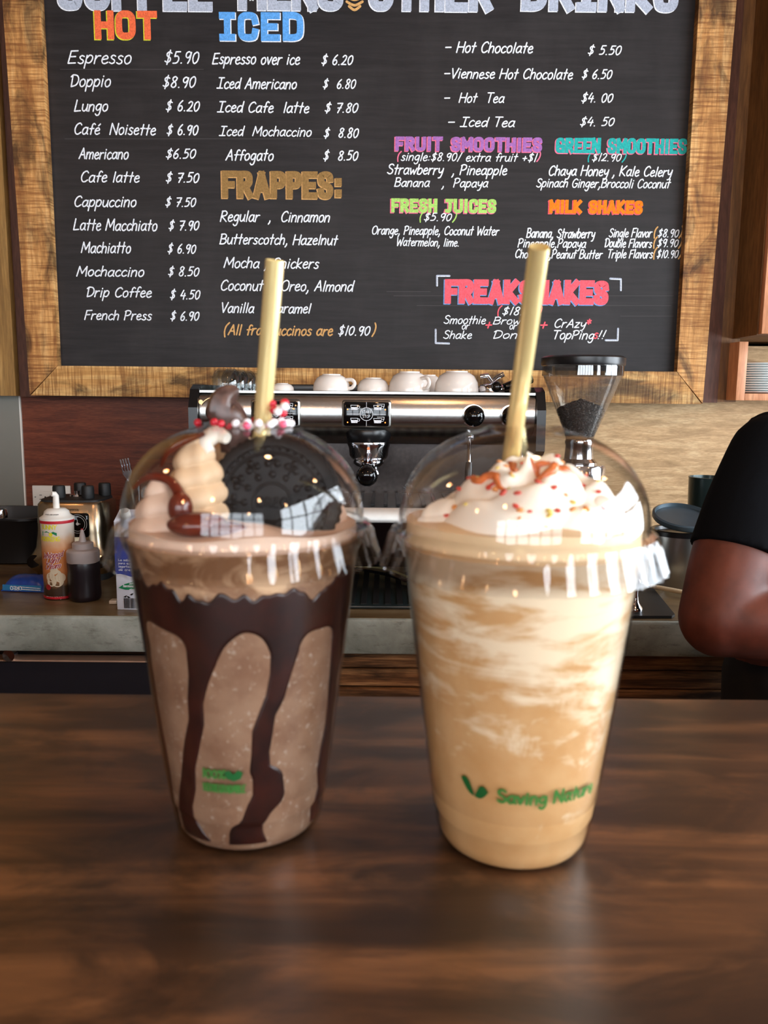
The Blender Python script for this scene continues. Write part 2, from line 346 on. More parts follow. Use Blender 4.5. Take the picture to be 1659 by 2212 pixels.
def disc(mb, c, r, fmap, arc=8):
    mb.add(lift(mb, fmap, [(c[0] + r * cos(2 * pi * i / arc), c[1] + r * sin(2 * pi * i / arc)) for i in range(arc)]), [tuple(range(arc))])
def write(mb, text, fmap, x0, y0, width, cap, pen, slant=0.22, track=0.75, jit=0.15, caps=True):
    st, tw = strokes_of(text, slant, track, jit)
    tw += slant * 4
    sx = width / tw; sy = cap / 7.0
    for q in st: ribbon(mb, [(x0 + x * sx, y0 + y * sy) for x, y in q], pen, fmap, caps)
def fillpoly(mb, pts, fmap): mb.add([fmap(x, y) for x, y in pts], [tuple(range(len(pts)))])

# ------------------------------------------------------------------ materials
M_bar = NT('bar_wood')
_v = M_bar.coord((2.4, 30, 3), (0, 0, R(2)))
_n = M_bar.noise(_v, 1.6, 7, 0.6, 0.5)
_c = M_bar.ramp(_n, [(0.3, lin((42, 29, 20))), (0.5, lin((88, 59, 37))), (0.68, lin((130, 89, 56)))])
_n2 = M_bar.noise(M_bar.coord((1, 2.4, 1)), 11, 6, 0.65, 0.5)
_c = M_bar.mix(M_bar.ramp(_n2, [(0.44, BLK), (0.58, (0.8,) * 3 + (1,))]), _c, lin((42, 29, 20)))
M_bar.base(_c); M_bar.set(Roughness=0.36); M_bar.bump(_n, 0.08, 0.001); M_bar = M_bar.m
M_frame = wood('frame_wood_upright', (120, 70, 32), (204, 150, 88), (236, 194, 132), (12, 8, 1.2), 2.6, 0.6, saw=(0.7, 1, 14), burn=0.8, bump=0.5, spec=0.25, burnvec=(2.2, 1, 1), burnscale=5.5)
M_frameh = wood('frame_wood_level', (120, 74, 34), (200, 150, 86), (234, 196, 132), (1.2, 8, 12), 2.6, 0.6, saw=(14, 1, 0.7), burn=0.8, bump=0.5, spec=0.25, burnvec=(1, 1, 2.2), burnscale=5.5)
M_plank = wood('burnt_plank', (56, 34, 20), (150, 104, 64), (204, 156, 106), (0.8, 3, 18), 4, 0.5, burn=0.9, bump=0.4)
M_darkshade = wood('dark_and_shaded_wood', (70, 30, 16), (112, 54, 32), (134, 70, 42), (1.4, 4, 16), 5, 0.5, bump=0.1, spec=0.3)  # bar body wood; on the back wall, plywood with shade put into its colour
M_tan = wood('tan_plywood', (146, 116, 80), (190, 156, 114), (208, 178, 136), (1.3, 4, 9), 8, 0.6, bump=0.15, spec=0.3)
M_gold = wood('golden_panel', (84, 54, 28), (128, 88, 48), (150, 106, 60), (9, 4, 0.8), 4, 0.5, bump=0.1, spec=0.3)
M_olive = wood('oak_panel', (110, 80, 40), (156, 118, 64), (180, 142, 84), (9, 4, 0.8), 4, 0.5, bump=0.1, spec=0.3)
M_redwd = wood('dark_backing', (62, 36, 26), (88, 54, 40), (104, 66, 50), (8, 4, 1), 5, 0.55, bump=0.1, spec=0.3)
M_cab = wood('cabinet_cedar', (170, 108, 68), (206, 142, 100), (222, 164, 122), (10, 6, 1.0), 4, 0.5, bump=0.1)
t = NT('chalkboard_black'); n = t.noise(t.coord((0.5, 1, 7)), 9, 6, 0.7); n2 = t.noise(t.coord((2, 1, 1)), 3.0, 5, 0.6)
c = t.ramp(n, [(0.35, lin((27, 25, 26))), (0.65, lin((40, 37, 38)))])
c = t.mix(t.ramp(n2, [(0.5, BLK), (0.8, (0.3,) * 3 + (1,))]), c, lin((66, 62, 62)))
t.base(c); M_board = t.set(Roughness=0.5, Specular_IOR_Level=0.22); t.bump(n, 0.1, 0.001)
def chalk(name, rgb):
    t = NT(name); n = t.noise(t.coord((1, 1, 1)), 260, 3, 0.7)
    c = lin(rgb); d = tuple(v * 0.74 for v in c[:3]) + (1,)
    t.base(t.ramp(n, [(0.38, d), (0.6, c)])); t.set(Roughness=0.85); t.b.inputs['Specular IOR Level'].default_value = 0.1
    return t.m
CH = {k: chalk('chalk_' + k, v) for k, v in dict(white=(236, 240, 246), grey=(176, 184, 200), gold=(212, 164, 104), brown=(150, 116, 70), orange=(238, 110, 70), yellow=(220, 214, 60),
      blue=(96, 164, 232), purple=(164, 108, 176), pink=(240, 120, 150), teal=(48, 170, 165), lime=(170, 212, 110), red=(244, 98, 110), bright_orange=(250, 128, 34), sky=(120, 160, 214)).items()}
t = NT('concrete'); v = t.coord(); n = t.noise(v, 5, 8, 0.65, 0.3); n2 = t.noise(t.coord((1, 1, 3)), 24, 6, 0.7); n3 = t.noise(v, 90, 3)
c = t.ramp(n, [(0.3, lin((96, 100, 92))), (0.5, lin((146, 154, 146))), (0.7, lin((184, 192, 186)))])
c = t.mix(t.ramp(n2, [(0.34, (0.5,) * 3 + (1,)), (0.46, BLK)]), c, lin((80, 80, 70)))
t.base(c); t.set(Roughness=0.38); t.bump(n2, 0.25, 0.002); M_conc = t.m
t = NT('concrete_top'); v = t.coord((1, 2.5, 1)); n = t.noise(v, 6, 7, 0.65, 0.4)
c = t.ramp(n, [(0.3, lin((66, 52, 34))), (0.5, lin((108, 88, 60))), (0.7, lin((138, 122, 94)))])
t.base(c); t.set(Roughness=0.3); t.bump(n, 0.1, 0.002); M_conctop = t.m
t = NT('brushed_steel'); n = t.noise(t.coord((1, 1, 60)), 4, 4, 0.6)
t.base(t.ramp(n, [(0.3, lin((178, 176, 172))), (0.7, lin((206, 204, 200)))])); t.set(Metallic=1.0, Roughness=0.22); M_steel = t.m
M_chrome = plain('chrome', (226, 226, 230), 0.13, 1.0, 0.03)
M_satin = plain('satin_steel', (170, 168, 164), 0.32, 1.0, 0.05)
M_blkpl = plain('black_plastic', (16, 16, 18), 0.3, 0, 0.2)
M_blkgl = plain('gloss_black', (8, 8, 9), 0.06, 0, 0.2)
M_blkrub = plain('black_rubber', (20, 22, 24), 0.55, 0, 0.2)
M_blkmet = plain('black_enamel', (14, 15, 18), 0.25, 0, 0.2)
M_porc = plain('white_porcelain', (232, 224, 216), 0.12, 0, 0.02)
M_white = plain('white_plastic', (226, 222, 214), 0.35, 0, 0.02)
M_glass = clear('clear_glass', (0.90, 0.93, 0.93, 1), 1.75)
M_plastic = clear('clear_plastic', (0.982, 0.98, 0.978, 1), 1.42, 0.03)
M_hopper = clear('smoky_plastic', (0.87, 0.85, 0.82, 1), 1.45, 0.05, 0.03)
M_bean = plain('coffee_bean', (34, 20, 14), 0.3, 0, 0.4, 200)
M_led = NT('amber_led'); M_led.base(lin((255, 120, 40))); M_led = M_led.set(Emission_Color=lin((255, 130, 50)), Emission_Strength=3.0)

# ------------------------------------------------------------------ the room
BAR, CT, YF, YW, YU = 1.10, 0.846, 1.50, 2.20, 2.16      # bar top, back counter top, its front edge, lower wall, upper wall
M_floor = plain('dark_floor', (92, 84, 76), 0.5, 0, 0.15, 6)
M_plaster = plain('plaster', (96, 82, 70), 0.8, 0, 0.05, 4)
M_ceil = wood('ceiling_boards', (56, 38, 24), (84, 58, 38), (100, 72, 48), (12, 1, 1), 4, 0.6)
struct(MB().box(RX0 - .1, RX1 + .1, RY0 - .1, RY1 + .1, -0.05, 0).make('floor', M_floor))
struct(MB().box(RX0 - .1, RX1 + .1, RY0 - .1, RY1 + .1, CEIL, CEIL + 0.05).make('ceiling', M_ceil))
struct(MB().box(RX0 - .1, RX0, RY0, RY1, 0, CEIL).make('wall_left', M_plaster))
wr = MB(); wr.box(RX1, RX1 + .1, RY0, RY1, 0, 0.85); wr.box(RX1, RX1 + .1, RY0, RY1, 2.35, CEIL)
wr.box(RX1, RX1 + .1, RY0, -2.5, 0.85, 2.35); wr.box(RX1, RX1 + .1, 1.9, RY1, 0.85, 2.35); struct(wr.make('wall_right', M_plaster))
wf = MB(); wf.box(RX0, RX1, RY0 - .1, RY0, 0, 0.8); wf.box(RX0, RX1, RY0 - .1, RY0, 2.3, CEIL)
wf.box(RX0, -2.3, RY0 - .1, RY0, 0.8, 2.3); wf.box(1.9, RX1, RY0 - .1, RY0, 0.8, 2.3); struct(wf.make('wall_front', M_plaster))
M_winf = plain('window_frame_paint', (70, 52, 40), 0.4)
for nm, horiz in (('window_1', False), ('window_2', True)):
    root = None
    m = MB()
    if not horiz:
        for y in (-2.5, -1.62, -0.74, .14, 1.02, 1.9): m.box(RX1 - .08, RX1 - .03, y - .035, y + .035, .85, 2.35)
        for z in (.85, 1.6, 2.35): m.box(RX1 - .08, RX1 - .03, -2.5, 1.9, z - .03, z + .03)
    else:
        for x in (-2.3, -1.6, -0.9, -0.2, 0.5, 1.2, 1.9): m.box(x - .04, x + .04, RY0 + .03, RY0 + .08, .8, 2.3)
        for z in (.8, 1.3, 1.8, 2.3): m.box(-2.3, 1.9, RY0 + .03, RY0 + .08, z - .025, z + .025)
    struct(m.make(nm, M_winf))
# back wall: core, then the facing panels
wb = struct(MB().box(RX0, RX1, RY1 - .04, RY1 + .06, 0, CEIL).make('wall_back', M_redwd))
zU = at(829, 862, YU).z
Xmid = at(640, 1000, YW).x
Xst = at(51, 960, YW).x
Xcab = at(1594, 800, YU).x
MB().box(Xst, Xmid - .001, YW, YW + .02, CT + .001, zU + .01).make('panel', M_darkshade, wb)  # same plywood as the right panel, its weaker light painted as darker colour
MB().box(Xmid + .001, RX1, YW, YW + .02, CT + .001, zU + .01).make('panel', M_tan, wb)
steel_wall = plain('grey_metal_sheet', (138, 136, 128), 0.4, 0.6, 0.06, 5)
MB().box(RX0, Xst - .004, YW - .004, YW + .02, CT + .001, zU + .01).make('panel', steel_wall, wb)
MB().box(Xst - .004, Xst, YW - .006, YW + .02, CT + .001, zU + .01).make('edge_strip', M_white, wb)
xl = at(46, 850, YU).x; xr = at(1548, 850, YU).x
MB().box(RX0, xl - .001, YU - .03, YU + .02, zU, CEIL).make('panel', M_olive, wb)
MB().box(xl, xr, YU - .008, YU + .02, zU - .002, CEIL).make('panel', M_redwd, wb)
MB().box(xr + .001, Xcab, YU, YU + .02, zU, CEIL).make('panel', M_gold, wb)
MB().box(Xcab, RX1, YU + .22, YU + .24, zU, CEIL).make('panel', M_gold, wb)
# pendant lamps of the seating side (mirrored in the domes)
M_bulb = NT('warm_bulb'); M_bulb.base(lin((255, 200, 140))); M_bulb = M_bulb.set(Emission_Color=(1.0, 0.36, 0.1, 1), Emission_Strength=60.0)
def pendant(x, y, z, label):
    t = thing('pendant_lamp', label, 'lamp', (x, y, z), group='pendant lamps behind the viewer')
    MB().tube([(0, 0, .1), (0, 0, CEIL - z)], .004, 6).make('cable', M_blkpl, t)
    MB().lathe([(.012, .13), (.02, .12), (.024, .07), (.02, .06)], 16).make('socket', M_blkpl, t)
    MB().ball((0, 0, .03), .03, .03, .038).make('bulb', M_bulb, t)
    l = bpy.data.lights.new('lamp_light', 'POINT'); l.energy = 4.5; l.color = (1, .62, .32); l.shadow_soft_size = .04
    o = bpy.data.objects.new('lamp_light', l); COL.objects.link(o); o.parent = t; o.location = (0, 0, .03 - .06)
for i, (x, y, z) in enumerate([(-1.5, -.9, 2.0), (-.55, -.9, 2.0), (.5, -.9, 2.0), (1.5, -1.0, 2.0), (-1.3, .5, 2.25), (.2, .45, 2.3), (1.3, .5, 2.25), (-1.0, -2.4, 1.95), (.6, -2.4, 1.95)]):
    pendant(x, y, z, 'bare warm pendant bulb hanging over the seating side behind the viewer')

# ------------------------------------------------------------------ bar in front
bar = thing('bar_counter', 'dark reddish brown wooden bar counter the two iced drinks stand on', 'counter', (0, 0.0, 0))
YB = .447
MB().box(-1.9, 1.9, -.22, YB, BAR - .045, BAR, .004, 2).make('countertop', M_bar, bar)
MB().box(-1.85, 1.85, -.02, YB - .05, 0, BAR - .045).make('body', M_darkshade, bar)

# ------------------------------------------------------------------ back counter
bc = thing('back_counter', 'grey concrete worktop slab along the back wall under the coffee machine', 'counter', (0, YF, CT - .072))
MB().box(RX0 + .05, 2.1, 0, YW - YF - .006, 0, .071, .006, 2).make('slab', M_conc, bc)
MB().box(RX0 + .05, 2.1, 0.007, YW - YF - .006, .0705, .072).make('top_surface', M_conctop, bc)
Zc = CT - .072
# plank fronted base and the black fridge under it
xb = at(640, 1450, YF).x
base = thing('counter_base', 'burnt wood plank front under the grey concrete worktop', 'cabinet', (0, YF + .03, 0))
MB().box(xb + .01, 2.05, .03, .6, 0, Zc - .001).make('carcass', M_redwd, base)
z = Zc - .003; hs = [.036, .04, .05, .09, .09, .09, .09, .09, .09]
for i, h in enumerate(hs):
    off = (0, .004, .001, .003, 0, .002, .001, .003, 0)[i]
    MB().box(xb + .01, 2.05, off, .028, z - h + .0025, z, .002, 1).make('plank', M_plank, base); z -= h
fr = thing('undercounter_fridge', 'black undercounter fridge with a thin bright trim line left of the plank front', 'fridge', (0, YF + .04, 0))
MB().box(RX0 + .1, xb - .005, .03, .62, .02, Zc - .004).make('body', M_blkmet, fr)
zt = at(150, 1432, YF + .02).z
MB().box(RX0 + .1, xb - .01, 0.0, .03, .08, zt - .004, .003).make('door', plain('fridge_door', (26, 27, 34), .35, 0, .1), fr)
MB().box(RX0 + .1, xb - .01, -.006, .03, zt - .003, zt, .0006, 1).make('door_trim', plain('copper_trim', (236, 190, 160), .45, .5), fr)
MB().lathe([(0, -.012), (.012, -.01), (.014, 0), (.006, .004), (.006, .02)], 16, M=Matrix.Translation((at(2, 1417, YF).x, .0, Zc - .0185)) @ Matrix.Rotation(R(-90), 4, 'X')).make('catch', M_chrome, fr)

# ------------------------------------------------------------------ chalkboard
YP = 2.125; YFR = 2.10
cbd = thing('chalkboard', 'large black chalkboard with handwritten drinks menu in a rough burnt wood frame', 'chalkboard', (0, YP, at(829, 860, YP).z))
O = Vector(cbd.location)
bl = at(125, 790, YFR) - O; br = at(1462, 803, YFR) - O; ztop = at(800, -110, YFR).z - O.z
wB, wT = .076, .094; hB = .080
def frail(poly, mat): return MB().prism(poly, YFR - YP, .02).make('frame_rail', mat, cbd, 30)
MB().box(bl.x - .02, br.x + .02, 0, .02, br.z - .02, ztop + .02).make('board', M_board, cbd)
g = .0012
frail([(bl.x - wB, bl.z - hB + .006), (bl.x - g, bl.z), (bl.x, ztop), (bl.x - wT, ztop + .09)], M_frame)
frail([(br.x + wB - .004, br.z - hB), (br.x + g, br.z), (br.x, ztop), (br.x + wT, ztop + .09)], M_frame)
frail([(bl.x - wB + g * 2, bl.z - hB + .004), (br.x + wB - .004 - 2 * g, br.z - hB - .002), (br.x, br.z), (bl.x, bl.z)], M_frameh)
frail([(bl.x, ztop), (br.x, ztop), (br.x + wT, ztop + .09), (bl.x - wT, ztop + .09)], M_frameh)
# thin cracks and a nail hole in the frame
cr = MB(); cr.box(0, .0025, -.0006, .0005, 0, .06)
def bmap(off):
    return lambda x, z: (x, off, z)
PENW = .0033
def bline(text, x0, x1, yb, cap, col='white', pen=PENW, slant=.22, track=.75, jit=.15, off=-.0008, name='lettering'):
    a = at(x0, yb, YP) - O; b = at(x1, yb, YP) - O; pen = pen * max(.72, min(1.0, cap / 21))
    import re
    _, full = strokes_of(text, slant, track, 0); k = (b.x - a.x) / (full + slant * 4); o = None
    for w_ in ([re.match('.*', text)] if text[0] == '$' else re.finditer(r'[^ ]+', text)):
        pre = text[:w_.start()]; wd_ = w_.group(0)
        x_ = 0 if not pre else (strokes_of(pre, slant, track, 0)[1] + track) * k
        ww = (strokes_of(wd_, slant, track, 0)[1] + slant * 4) * k
        mb = MB(); write(mb, wd_, bmap(off), a.x + x_, a.z, ww, cap * .94 * YP / F, pen, slant, track, jit)
        o = mb.make(name, CH[col], cbd, 0)
    return o
menu = [('Espresso',147,286,137,26),('$5.90',355,431,137,25),('Doppio',151,241,187,24),('$8.90',351,424,189,23),('Lungo',161,235,240,22),('$ 6.20',358,432,240,21),
('Caf~  Noisette',160,338,290,22),('$ 6.90',360,429,291,21),('Americano',171,279,343,22),('$6.50',358,424,342,20),('Cafe latte',174,303,393,22),('$ 7.50',358,431,394,21),
('Cappuccino',160,296,446,22),('$ 7.50',357,424,446,20),('Latte Macchiato',159,341,497,23),('$ 7.90',364,431,497,21),('Machiatto',176,284,546,23),('$ 6.90',362,424,547,20),
('Mochaccino',166,313,596,21),('$ 8.50',363,431,596,20),('Drip Coffee',186,329,641,21),('$ 4.50',367,433,646,20),('French Press',183,329,690,20),('$ 6.90',368,431,692,20),
('Espresso over ice',459,649,138,22),('$ 6.20',694,763,140,20),('Iced Americano',469,642,191,21),('$  6.80',697,769,191,19),('Iced Cafe  latte',470,669,242,21),('$ 7.80',701,774,243,20),
('Iced  Mochaccino',474,674,293,19),('$  8.80',699,775,297,20),('Affogato',488,592,346,22),('$  8.50',698,774,346,20),
('Regular  ,  Cinnamon',476,714,478,22),('Butterscotch, Hazelnut',475,730,527,21),('Mocha , Snickers',484,690,578,22),('Coconut  , Oreo, Almond',476,764,627,22),('Vanilla  , Caramel',477,672,675,21),
('- Hot Chocolate',960,1152,113,21),('$ 5.50',1269,1342,118,19),('-Viennese Hot Chocolate',958,1238,169,20),('$ 6.50',1256,1322,170,19),('-  Hot  Tea',958,1090,221,19),('$4. 00',1255,1324,221,19),
('- Iced Tea',966,1113,273,19),('$4. 50',1252,1327,272,18),
('single:$8.90/ extra fruit +$1',866,1160,347,17),('Strawberry  , Pineapple',836,1096,376,20),('Banana   ,  Papaya',852,1055,403,18),('$12.90',1278,1342,348,16),('Chaya Honey , Kale Celery',1184,1452,379,20),
('Spinach Ginger,Broccoli Coconut',1158,1448,404,18),('$5.90',915,976,477,17),('Orange, Pineapple, Coconut Water',803,1078,506,18),('Watermelon, lime.',856,993,531,17),
('Banana, Strawberry',1137,1285,513,19),('Pineapple,Papaya',1118,1266,534,18),('Chocolate,Peanut Butter',1112,1301,557,18),('Single Flavor',1315,1408,512,18),('Double Flavors',1305,1408,534,18),('Triple Flavors',1311,1410,557,18),
('$8.90',1420,1466,512,17),('$9.90',1419,1465,533,17),('$10.90',1418,1465,557,17),
('$18.90',1084,1160,680,18),('Smoothie',958,1050,699,17),('or',997,1014,711,15),('Shake',957,1020,731,17),('Brownie',1065,1160,700,16),('or',1100,1116,711,14),('Donut',1063,1150,731,17),
('CrAzy',1196,1266,707,18),('TopPing',1192,1284,732,19),('!!',1290,1308,732,18)]
for tx, x0, x1, yb, cap in menu: bline(tx, x0, x1, yb, cap)
for tx, x0, x1, yb, cap, col in [('(',482,494,725,26,'gold'),('All frappuccinos are',493,720,723,22,'gold'),(')',803,812,724,24,'gold'),('(',857,865,347,17,'pink'),(')',1159,1167,347,17,'pink'),
    ('(',1268,1277,348,17,'teal'),(')',1343,1352,348,17,'teal'),('(',905,914,478,18,'lime'),(')',977,986,478,18,'lime'),('(',1411,1418,512,20,'gold'),(')',1466,1474,512,20,'gold'),('(',1410,1417,534,20,'gold'),(')',1465,1473,534,20,'gold'),
    ('(',1410,1417,557,20,'gold'),(')',1465,1473,557,20,'gold'),('(',1073,1082,680,18,'red'),(')',1161,1170,680,18,'red'),('+',1046,1064,712,26,'red'),('+',1164,1184,712,26,'red'),('*',1265,1277,706,26,'red'),('s',1282,1292,731,18,'red')]:
    bline(tx, x0, x1, yb, cap, col, PENW * 1.15)
bline('$10.90', 730, 800, 724, 21)
for pts in ([(944,617),(944,596),(971,596)],[(1318,602),(1341,603),(1341,627)],[(941,712),(941,741),(970,742)],[(1308,735),(1334,735),(1335,710)]):
    mb = MB(); q = [at(x, y, YP) - O for x, y in pts]
    ribbon(mb, [(p.x, p.z) for p in q], .005, bmap(-.0007)); mb.make('corner_mark', CH['grey'], cbd, 0)
    mb = MB(); ribbon(mb, [(p.x + .001, p.z - .0015) for p in q], .0016, bmap(-.0012)); mb.make('corner_mark', CH['white'], cbd, 0)
def heading(text, x0, x1, ytop, ybot, col, edge, wfac=.26, dx=-.0022, dz=-.0016, track=3.0, extra=.0013):
    cap = (ybot - ytop) * YP / F; pen = cap * wfac
    a = at(x0, ybot, YP) - O; b = at(x1, ybot, YP) - O
    for c_, off, p_, ddx, ddz in ((edge, -.0006, pen + extra, dx, dz), (col, -.0011, pen, 0, 0)):
        rs = random.getstate(); random.seed(len(text)); mb = MB()
        write(mb, text, bmap(off), a.x + pen / 2 + ddx, a.z + pen / 2 + ddz, b.x - a.x - pen, cap - pen, p_, 0.0, track, .05, caps='square')
        mb.make('heading', CH[c_], cbd, 0); random.setstate(rs)
heading('HOT', 206, 341, 31, 85, 'orange', 'yellow', .24)
heading('ICED', 474, 656, 34, 88, 'blue', 'white', .24, .0018)
heading('FRAPPES:', 480, 742, 374, 428, 'brown', 'gold', .24)
heading('FRUiT SMOOTHiES', 854, 1171, 298, 326, 'purple', 'pink', .25)
heading('GREEN SMOOTHiES', 1200, 1483, 301, 331, 'teal', 'pink', .24)
heading('FRESH JUiCES', 845, 1072, 431, 459, 'lime', 'pink', .25)
heading('MiLK SHAKES', 1186, 1388, 434, 461, 'bright_orange', 'red', .26)
heading('FREAKSHAKES', 960, 1314, 606, 656, 'red', 'sky', .27)
heading('COFFEE', 126, 460, -52, 22, 'grey', 'white', .24)
heading('MENU', 515, 742, -52, 22, 'grey', 'white', .24)
heading('OTHER', 797, 1065, -50, 24, 'grey', 'white', .24)
heading('DRINKS', 1126, 1465, -50, 24, 'grey', 'white', .24)
mb = MB()                                   # bottom of the orange cup drawn between the title words
for k, (w_, y_) in enumerate(((40, -16), (40, -4), (34, 8), (24, 18))):
    q = [at(766 - w_ / 2, y_ - 4, YP) - O, at(766, y_ + 4, YP) - O, at(766 + w_ / 2, y_ - 4, YP) - O]
    ribbon(mb, crom([(p.x, p.z) for p in q], 6), .006, bmap(-.001))
mb.make('drawn_cup', CH['gold'], cbd, 0)
mb = MB()                                   # faint ruling lines left on the board
for y_, x0, x1 in ((639, 850, 1455), (660, 900, 1450), (683, 1340, 1455), (630, 835, 930), (150, 130, 440), (300, 140, 700)):
    a = at(x0, y_, YP) - O; b = at(x1, y_, YP) - O; ribbon(mb, [(a.x, a.z), (b.x, b.z)], .0007, bmap(-.0004), False)
mb.make('ruling_lines', plain('faint_chalk', (84, 80, 80), .9), cbd, 0)

# ------------------------------------------------------------------ espresso machine
YM = 1.72
em = thing('espresso_machine', 'two-group polished steel espresso machine on the concrete worktop behind the drinks', 'coffee machine', (at(793, 1000, YM).x, YM, CT))
EX = em.location.x
def mx(px, Y=YM): return at(px, 900, Y).x - EX
def mz(py, Y=YM): return at(793, py, Y).z - CT
hx = .375; TOPZ = mz(852)
for sx in (-1, 1):                           # black side cheeks
    prof = [(-.10, .07), (.374, .07), (.374, TOPZ - .01), (.372, TOPZ + .018), (.03, TOPZ + .018), (.0, TOPZ + .008), (-.02, TOPZ - .03), (-.02, .31), (.05, .27), (.05, .17), (-.10, .13)]
    m = MB(); n = len(prof); x0 = sx * hx; x1 = sx * (hx - .019)
    m.add([(x0, y, z) for y, z in prof] + [(x1, y, z) for y, z in prof], [tuple(range(n)), tuple(range(2 * n - 1, n - 1, -1))] + [(i, i + n, (i + 1) % n + n, (i + 1) % n) for i in range(n)])
    m.make('side_panel', M_blkpl, em, 25)
# steel front: curved visor
prof = [(.03, TOPZ), (.004, TOPZ - .001), (-.004, TOPZ - .008), (-.006, TOPZ - .055), (.004, TOPZ - .075), (.05, TOPZ - .095), (.10, TOPZ - .11), (.14, TOPZ - .112), (.14, TOPZ)]
def extr(prof, x0, x1, mat, name, sm=35):
    m = MB(); n = len(prof)
    m.add([(x0, y, z) for y, z in prof] + [(x1, y, z) for y, z in prof], [tuple(range(n)), tuple(range(2 * n - 1, n - 1, -1))] + [(i, i + n, (i + 1) % n + n, (i + 1) % n) for i in range(n)])
    return m.make(name, mat, em, sm)
XI = hx - .020
extr(prof, -XI, XI, M_steel, 'front_visor', 50)
extr([(.0, TOPZ + .001), (.372, TOPZ + .001), (.372, TOPZ + .006), (.0, TOPZ + .006)], -XI, XI, M_satin, 'cup_tray')
rl = MB(); rl.box(-XI, XI, .360, .372, TOPZ + .006, TOPZ + .024, .002); rl.make('tray_rail', M_blkpl, em)
extr([(.16, .17), (.20, .17), (.19, TOPZ - .08), (.16, TOPZ - .08)], -XI, XI, plain('speckled_back_panel', (62, 56, 54), .25, .8, .25, 160), 'back_panel')
extr([(.2, .08), (.372, .08), (.372, TOPZ - .002), (.19, TOPZ - .002)], -XI, XI, M_satin, 'boiler_body')
zt_ = mz(1094, YM - .06)
extr([(-.085, zt_ - .022), (-.078, zt_), (.16, zt_ + .002), (.16, zt_ - .03), (-.085, zt_ - .03)], -XI, XI, M_satin, 'drip_tray')
gr = MB()
for i in range(26):
    x = -XI + .02 + i * (2 * XI - .04) / 25
    gr.box(x - .004, x + .004, -.06, .14, zt_ + .002, zt_ + .005)
gr.make('drip_grid', M_blkmet, em)
extr([(-.08, .072), (-.09, .09), (-.088, zt_ - .031), (.2, zt_ - .031), (.2, .072)], -XI, XI, M_blkgl, 'base_panel')
for x in (-.31, .31):
    for y in (-.02, .33): MB().lathe([(.02, 0), (.022, .008), (.016, .02), (.016, .072)], 20, (x, y, 0)).make('foot', M_blkmet, em)
def keypad(px):
    x = mx(px); z1 = mz(864); z0 = mz(924)
    kp = MB().box(x - .052, x + .052, -.016, .0, z0, z1, .006, 3).make('keypad', M_satin, em)
    MB().box(x - .048, x + .048, -.019, -.012, z0 + .004, z1 - .004, .004, 2).make('keypad_face', M_blkgl, kp)
    fm = lambda a, b: (x + a, -.0196, (z0 + z1) / 2 + b)
    m = MB(); zc = 0
    ribbon(m, [(.0135 * cos(2 * pi * i / 24), .0135 * sin(2 * pi * i / 24)) for i in range(25)], .0011, fm, False)
    for q in ([(-.04, 0), (-.0145, 0)], [(.0145, 0), (.04, 0)], [(0, .0145), (0, .025)], [(0, -.0145), (0, -.025)]): ribbon(m, q, .0008, fm)
    write(m, 'START', fm, -.0098, .0018, .0196, .0056, .0007, 0, 1.6, 0); write(m, 'STOP', fm, -.008, -.0078, .016, .0056, .0007, 0, 1.6, 0)
    for sx in (-1, 1):
        for k, sz in enumerate((1, -1)):
            cx_, cz_ = sx * .0245, sz * .0135; w_ = .0085 + .001 * (sx > 0); h_ = .0095
            cup = [(-w_, h_ / 2), (-w_ * .8, -h_ / 2), (w_ * .6, -h_ / 2), (w_ * .8, h_ / 2)]
            fillpoly(m, [(cx_ + a, cz_ + b * (.8 if k == 0 else 1)) for a, b in [(-w_ * .9, .001), (-w_ * .8, -h_ / 2), (w_ * .6, -h_ / 2), (w_ * .75, .001)]], fm)
            ribbon(m, [(cx_ + a, cz_ + b) for a, b in cup + [cup[0]]], .0009, fm)
            ribbon(m, [(cx_ + w_ * .8, cz_ + .003), (cx_ + w_ * 1.25, cz_ + .003), (cx_ + w_ * 1.15, cz_ - .001), (cx_ + w_ * .7, cz_ - .002)], .0009, fm)
            if sx > 0: ribbon(m, [(cx_ - w_ * .2, cz_ + .0075), (cx_ + w_ * 1.35, cz_ + .0075), (cx_ + w_ * 1.3, cz_ + .002)], .0009, fm)
    m.make('keypad_symbols', CH['white'], kp, 0)
    m = MB()
    for sx, sz in ((-1, 1), (1, 1), (-1, -1), (1, -1)): disc(m, (sx * .0395, sz * .0135 - .004), .0014, lambda a, b: (x + a, -.0199, (z0 + z1) / 2 + b))
    m.make('keypad_lights', M_led, kp, 0)
for px in (597, 792): keypad(px)
def knob(px, py, r=.021):
    x = mx(px, YM - .03); z = mz(py, YM - .03)
    Mx = Matrix.Translation((x, -.006, z)) @ Matrix.Rotation(R(90), 4, 'X')
    k = MB().lathe([(r * .9, -.006), (r * .95, .0), (r, .004), (r * 1.02, .014), (r * .98, .024), (r * .8, .034), (r * .4, .039), (0.0005, .04)], 28, M=Mx).make('steam_knob', M_blkgl, em, 60)
    MB().lathe([(r * 1.1, -.007), (r * 1.1, -.001), (r * .7, .0)], 28, M=Mx).make('knob_collar', M_chrome, k)
knob(465, 893); knob(1025, 897, .022); knob(1108, 897, .022)
m = MB(); fm = lambda a, b: (mx(465) + a, -.0085, mz(893) + b)
ribbon(m, [(.031 * cos(a), .031 * sin(a)) for a in [R(30 + 6 * i) for i in range(21)]], .0016, fm); disc(m, (-.028, .021), .005, fm)
m.make('steam_mark', plain('brass_mark', (210, 170, 120), .3, .6), em, 0)
